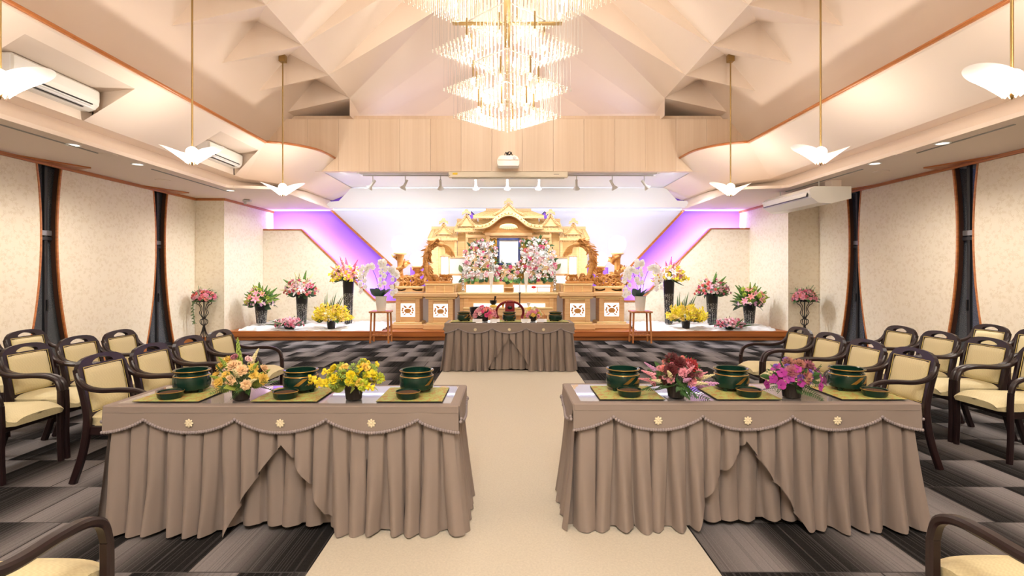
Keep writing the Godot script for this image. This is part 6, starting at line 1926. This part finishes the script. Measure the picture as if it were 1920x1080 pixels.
	part(bb, "bowl", Shape.new().lathe([Vector2(0, 0.06), Vector2(0.04, 0.06), Vector2(0.07, 0.09), Vector2(0.076, 0.15), Vector2(0.07, 0.15), Vector2(0.06, 0.1), Vector2(0, 0.08)], 20), M.black)
	part(bb, "striker", Shape.new().tube([Vector3(0.02, 0.1, 0), Vector3(0.045, 0.24, 0)], [0.01, 0.022], 8), M.black)
	p = px(899, 600, 9.7)
	var sb = thing("singing_bowl", "large black singing bowl on a round stand behind the altar table", "bell", Vector3(p.x, 0, p.z))
	part(sb, "bowl", Shape.new().lathe([Vector2(0, 0.56), Vector2(0.08, 0.56), Vector2(0.15, 0.62), Vector2(0.175, 0.7), Vector2(0.18, 0.79), Vector2(0.17, 0.79), Vector2(0.16, 0.7), Vector2(0, 0.6)], 28), M.black)
	part(sb, "cushion", Shape.new().lathe([Vector2(0, 0.5), Vector2(0.13, 0.5), Vector2(0.15, 0.53), Vector2(0.13, 0.57), Vector2(0, 0.56)], 24), M.vermilion)
	part(sb, "stand", Shape.new().lathe([Vector2(0, 0), Vector2(0.16, 0), Vector2(0.15, 0.03), Vector2(0.05, 0.06), Vector2(0.045, 0.42), Vector2(0.14, 0.47), Vector2(0.14, 0.5), Vector2(0, 0.5)], 20), M.black)
	for s in [0, 1]:
		p = px(943 if s == 0 else 991, 577, 11.3)
		var ob = thing("offering_cup", ("small gilt offering cup" if s == 0 else "small white offering cup") + " on the offering shelf", "cup", Vector3(p.x, 0.6825, p.z))
		part(ob, "cup", Shape.new().lathe([Vector2(0, 0), Vector2(0.025, 0), Vector2(0.018, 0.03), Vector2(0.04, 0.07), Vector2(0.042, 0.1), Vector2(0.036, 0.1), Vector2(0, 0.06)], 16), M.gold if s == 0 else M.white_gloss)
	# vermilion priest's chair
	p = px(956, 600, 9.55)
	var ch = thing("priest_chair", "vermilion horseshoe-backed priest's chair facing the altar", "chair", Vector3(p.x, 0, p.z))
	var hs = []
	for k in 25:
		var a = PI * (-0.18 + 1.36 * k / 24.0)
		hs.append(Vector3(cos(a) * 0.245, 0.70 + 0.2 * maxf(sin(a), -0.6), -0.02 - 0.16 * (1.0 - maxf(sin(a), 0.0)) ))
	part(ch, "horseshoe_rail", Shape.new().tube(hs, 0.022, 10), M.vermilion)
	part(ch, "back_splat", Shape.new().box(Vector3(0, 0.77, -0.02), Vector3(0.17, 0.24, 0.025), 0.008), M.vermilion)
	part(ch, "splat_emblem", Shape.new().ball(Vector3(0, 0.79, -0.004), Vector3(0.045, 0.03, 0.008), 10), M.black)
	part(ch, "gilt_cap", Shape.new().box(Vector3(0, 0.895, -0.02), Vector3(0.14, 0.02, 0.035), 0.006), M.gold)
	for e in [-1, 1]:
		part(ch, "gilt_mount", Shape.new().box(Vector3(e * 0.085, 0.665, -0.015), Vector3(0.035, 0.03, 0.03), 0.005), M.gold)
		part(ch, "crossed_leg", Shape.new().tube([Vector3(e * 0.21, 0.0, 0.05), Vector3(-e * 0.2, 0.45, -0.05)], 0.018, 8), M.vermilion)
		part(ch, "crossed_leg", Shape.new().tube([Vector3(e * 0.21, 0.0, -0.32), Vector3(-e * 0.2, 0.45, -0.25)], 0.018, 8), M.vermilion)
		part(ch, "arm_post", Shape.new().tube([Vector3(e * 0.2, 0.45, -0.1), Vector3(e * 0.235, 0.62, -0.16)], 0.014, 8), M.vermilion)
	part(ch, "seat", Shape.new().box(Vector3(0, 0.45, -0.15), Vector3(0.44, 0.03, 0.3), 0.008), M.vermilion)

func build_flower_bank():
	var t = thing("altar_flower_bank", "bank of white and pink flowers with broad leaves around the portrait", "flowers")
	var rg = RandomNumberGenerator.new(); rg.seed = 808
	var inside = func(x, y):
		var a = pow((x - 909) / 44.0, 2) + pow((y - 492) / 42.0, 2) < 1.0
		var b = pow((x - 1000) / 44.0, 2) + pow((y - 490) / 44.0, 2) < 1.0
		var c = x > 870 and x < 1038 and y > 496 and y < 527
		return (a or b or c) and not (x > 932 and x < 976 and y < 494)
	var made = 0
	var tries = 0
	var meshes = [FL.rose, FL.carnation, FL.mum, FL.lily]
	while made < 290 and tries < 5000:
		tries += 1
		var x = rg.randf_range(866, 1042); var y = rg.randf_range(448, 526)
		if not inside.call(x, y): continue
		var d = 12.02 - 0.16 * smoothstep(455, 522, y) + rg.randf_range(-0.04, 0.05)
		var k = rg.randf()
		var pink = k < 0.28 if y > 490 else k < 0.18
		var m = [FL.pink, FL.deeprose, FL.pale, FL.hot][rg.randi() % 4] if pink else ([FL.whitef, FL.whitef, FL.whitef, FL.pale][rg.randi() % 4])
		var f = frame_at(px(x, y, d), Vector3(rg.randf_range(-0.5, 0.5), rg.randf_range(0.1, 0.8), 1), rg.randf() * TAU)
		var s = rg.randf_range(0.04, 0.06) if pink else rg.randf_range(0.036, 0.062)
		part(t, "pink_bloom" if pink else "white_bloom", meshes[rg.randi() % 3 if pink else rg.randi() % 4], m, f.scaled_local(Vector3(s, s, s)))
		made += 1
	var xf = []
	for k in 420:
		var x = rg.randf_range(866, 1042); var y = rg.randf_range(446, 530)
		if not inside.call(x, y): continue
		var f = frame_at(px(x, y, 12.08 - 0.16 * smoothstep(455, 522, y)), Vector3(rg.randf_range(-1, 1), rg.randf_range(-0.4, 1), 0.9), rg.randf() * TAU)
		xf.append(f.scaled_local(Vector3(1, 1, 1) * rg.randf_range(0.1, 0.18)))
	scatter(t, "foliage", FL.leaf, FL.green, xf)
	xf = []
	for k in 300:
		var x = rg.randf_range(870, 1038); var y = rg.randf_range(452, 524)
		if not inside.call(x, y): continue
		xf.append(frame_at(px(x, y, 11.92 - 0.14 * smoothstep(455, 522, y)), Vector3(rg.randf_range(-1, 1), rg.randf_range(0, 1), 1), rg.randf() * TAU).scaled_local(Vector3(1, 1, 1) * rg.randf_range(0.012, 0.024)))
	scatter(t, "baby_breath", FL.small, FL.whitef, xf)
	for k in 34:     # apron of broad leaves
		var x = 868 + k * 5.2 + rg.randf_range(-2, 2)
		var f = frame_at(px(x, 520 + rg.randf_range(-3, 3), 11.86), Vector3(rg.randf_range(-0.9, 0.9), -0.75, 0.5), rg.randf_range(-0.5, 0.5))
		var s = rg.randf_range(0.16, 0.23)
		part(t, "leaf", FL.broad, [FL.green, FL.deep, FL.fresh][rg.randi() % 3], f.scaled_local(Vector3(s, s, s)))
	for q in [[908, 462], [901, 468], [1000, 460], [1010, 466], [986, 464], [1020, 478], [886, 480], [868, 512], [1042, 508]]:
		var f = frame_at(px(q[0], q[1], 12.1), Vector3((q[0] - 953) * 0.006, 1, 0.2), 0.3)
		part(t, "leaf", FL.broad, FL.fresh, f.scaled_local(Vector3(0.22, 0.24, 0.22)))

func build_altar():
	build_shrine()
	build_counter()
	build_flower_bank()
	pedestal(733, 795, 0, 11.6, "at the altar end by the coral rose side", 0)
	pedestal(1114, 1179, -1, 11.6, "at the altar end by the all-pink rose side", 0)
	var p1 = pedestal(794, 857, 1, 11.36, "next to the counter by the black bell bowl", 0)
	var p2 = pedestal(1050, 1115, 0, 11.36, "next to the counter by the candlestick", 0)
	for s in [-1, 1]:
		var side = "on the coral rose side" if s < 0 else "on the all-pink rose side"
		var m = func(x): return x if s < 0 else 1908.0 - x
		var b = thing("panelled_box", "low panelled wood box on the inner pedestal " + side, "box")
		var d = 11.5
		var yb = VY + (EYE - (1.4 - 36.5 * 11.33 / FOCAL if s < 0 else 1.4 - 35.5 * 11.33 / FOCAL)) * FOCAL / d
		pbx(b, "box_body", m.call(798), 535, m.call(850), yb - 0.1, d + 0.01, 0.36, M.hinoki)
		pbx(b, "box_lid", m.call(796), 532, m.call(852), 535, d - 0.01, 0.4, M.hinoki_pale, 0.006)
		for k in 4:
			pbx(b, "box_stile", m.call(799 + 17 * k - 1), 535, m.call(799 + 17 * k + 1), yb - 0.1, d, 0.02, M.hinoki_pale, 0.004)
		phoenix(s, side)
		lamp_globe(m.call(750.5), 458, 16.7, 12.0, 541, "larger " + side)
		lamp_globe(m.call(782.5), 486, 14.0, 12.05, 541, "smaller " + side)
		var w = thing("carved_transom", "openwork carved wave transom on the outer pedestal " + side, "carving")
		# hollow box behind a pierced front board
		var ta = px(m.call(767), 539, 11.68); var tb = px(m.call(767), 547.5, 11.68)
		var hh = (ta.y - tb.y) / 2; var yc = (ta.y + tb.y) / 2; var hw = 27.0 * 11.68 / FOCAL
		for e in [-1.0, 1.0]:
			var out = [Vector2(e * 0.0, -hh), Vector2(e * hw * 0.5, -hh), Vector2(e * hw, -hh), Vector2(e * hw, hh), Vector2(e * hw * 0.5, hh), Vector2(0, hh)]
			var hole = [Vector2(e * hw * 0.24, -hh * 0.15), Vector2(e * hw * 0.5, -hh * 0.62), Vector2(e * hw * 0.92, -hh * 0.55), Vector2(e * hw * 0.92, hh * 0.5), Vector2(e * hw * 0.55, hh * 0.05), Vector2(e * hw * 0.22, hh * 0.55)]
			part(w, "transom_board", Shape.new().ring_prism(out, hole, 0.03, Transform3D(Basis(), Vector3(ta.x, yc, -11.71))), M.hinoki)
			part(w, "transom_end", Shape.new().box(Vector3(ta.x + e * (hw - 0.01), yc, -11.85), Vector3(0.02, hh * 2, 0.27)), M.hinoki)
		part(w, "transom_back", Shape.new().box(Vector3(ta.x, yc, -11.98), Vector3(hw * 2, hh * 2, 0.02)), M.hinoki)
		part(w, "transom_floor", Shape.new().box(Vector3(ta.x, yc - hh + 0.004, -11.85), Vector3(hw * 2, 0.008, 0.27)), M.hinoki)
		pbx(w, "transom_rail", m.call(738), 537, m.call(795), 540.5, 11.66, 0.34, M.hinoki_pale, 0.006)
		carved_waves(w, m.call(742), m.call(795), 512, 538, 11.8, 640 + s, 44)
	# purple hanging behind the altar
	var h = thing("purple_hanging", "purple cloth hanging seen in gaps behind the altar carvings", "cloth")
	for s in [-1, 1]:
		part(h, "cloth_panel", Shape.new().grid(func(u, v):
			var x = lerpf(px(770, 0, 12.9).x, px(806, 0, 12.9).x, u) if s < 0 else lerpf(px(1100, 0, 12.9).x, px(1140, 0, 12.9).x, u)
			return Vector3(x, lerpf(1.02, 1.55, v), -12.85 + 0.02 * sin(u * 30)), 20, 2), M.purple)

func _ready():
	set_up_view()
	make_materials()
	make_flowers()
	more_materials()
	build_walls()
	build_low_ceiling()
	build_vault()
	build_header()
	build_stage()
	build_floor()
	build_pendants()
	build_chandelier(8.0, "glowing below the vault in front of the stage beam", 0.5)
	build_chandelier(-1.2, "lighting the rows of the hall farther from the altar", 2.0)
	build_downlights()
	build_track()
	build_air_conditioners()
	build_chairs()
	table_items()
	vase_flowers(-1.0)
	vase_flowers(1.0)
	rose_stands()
	build_altar()
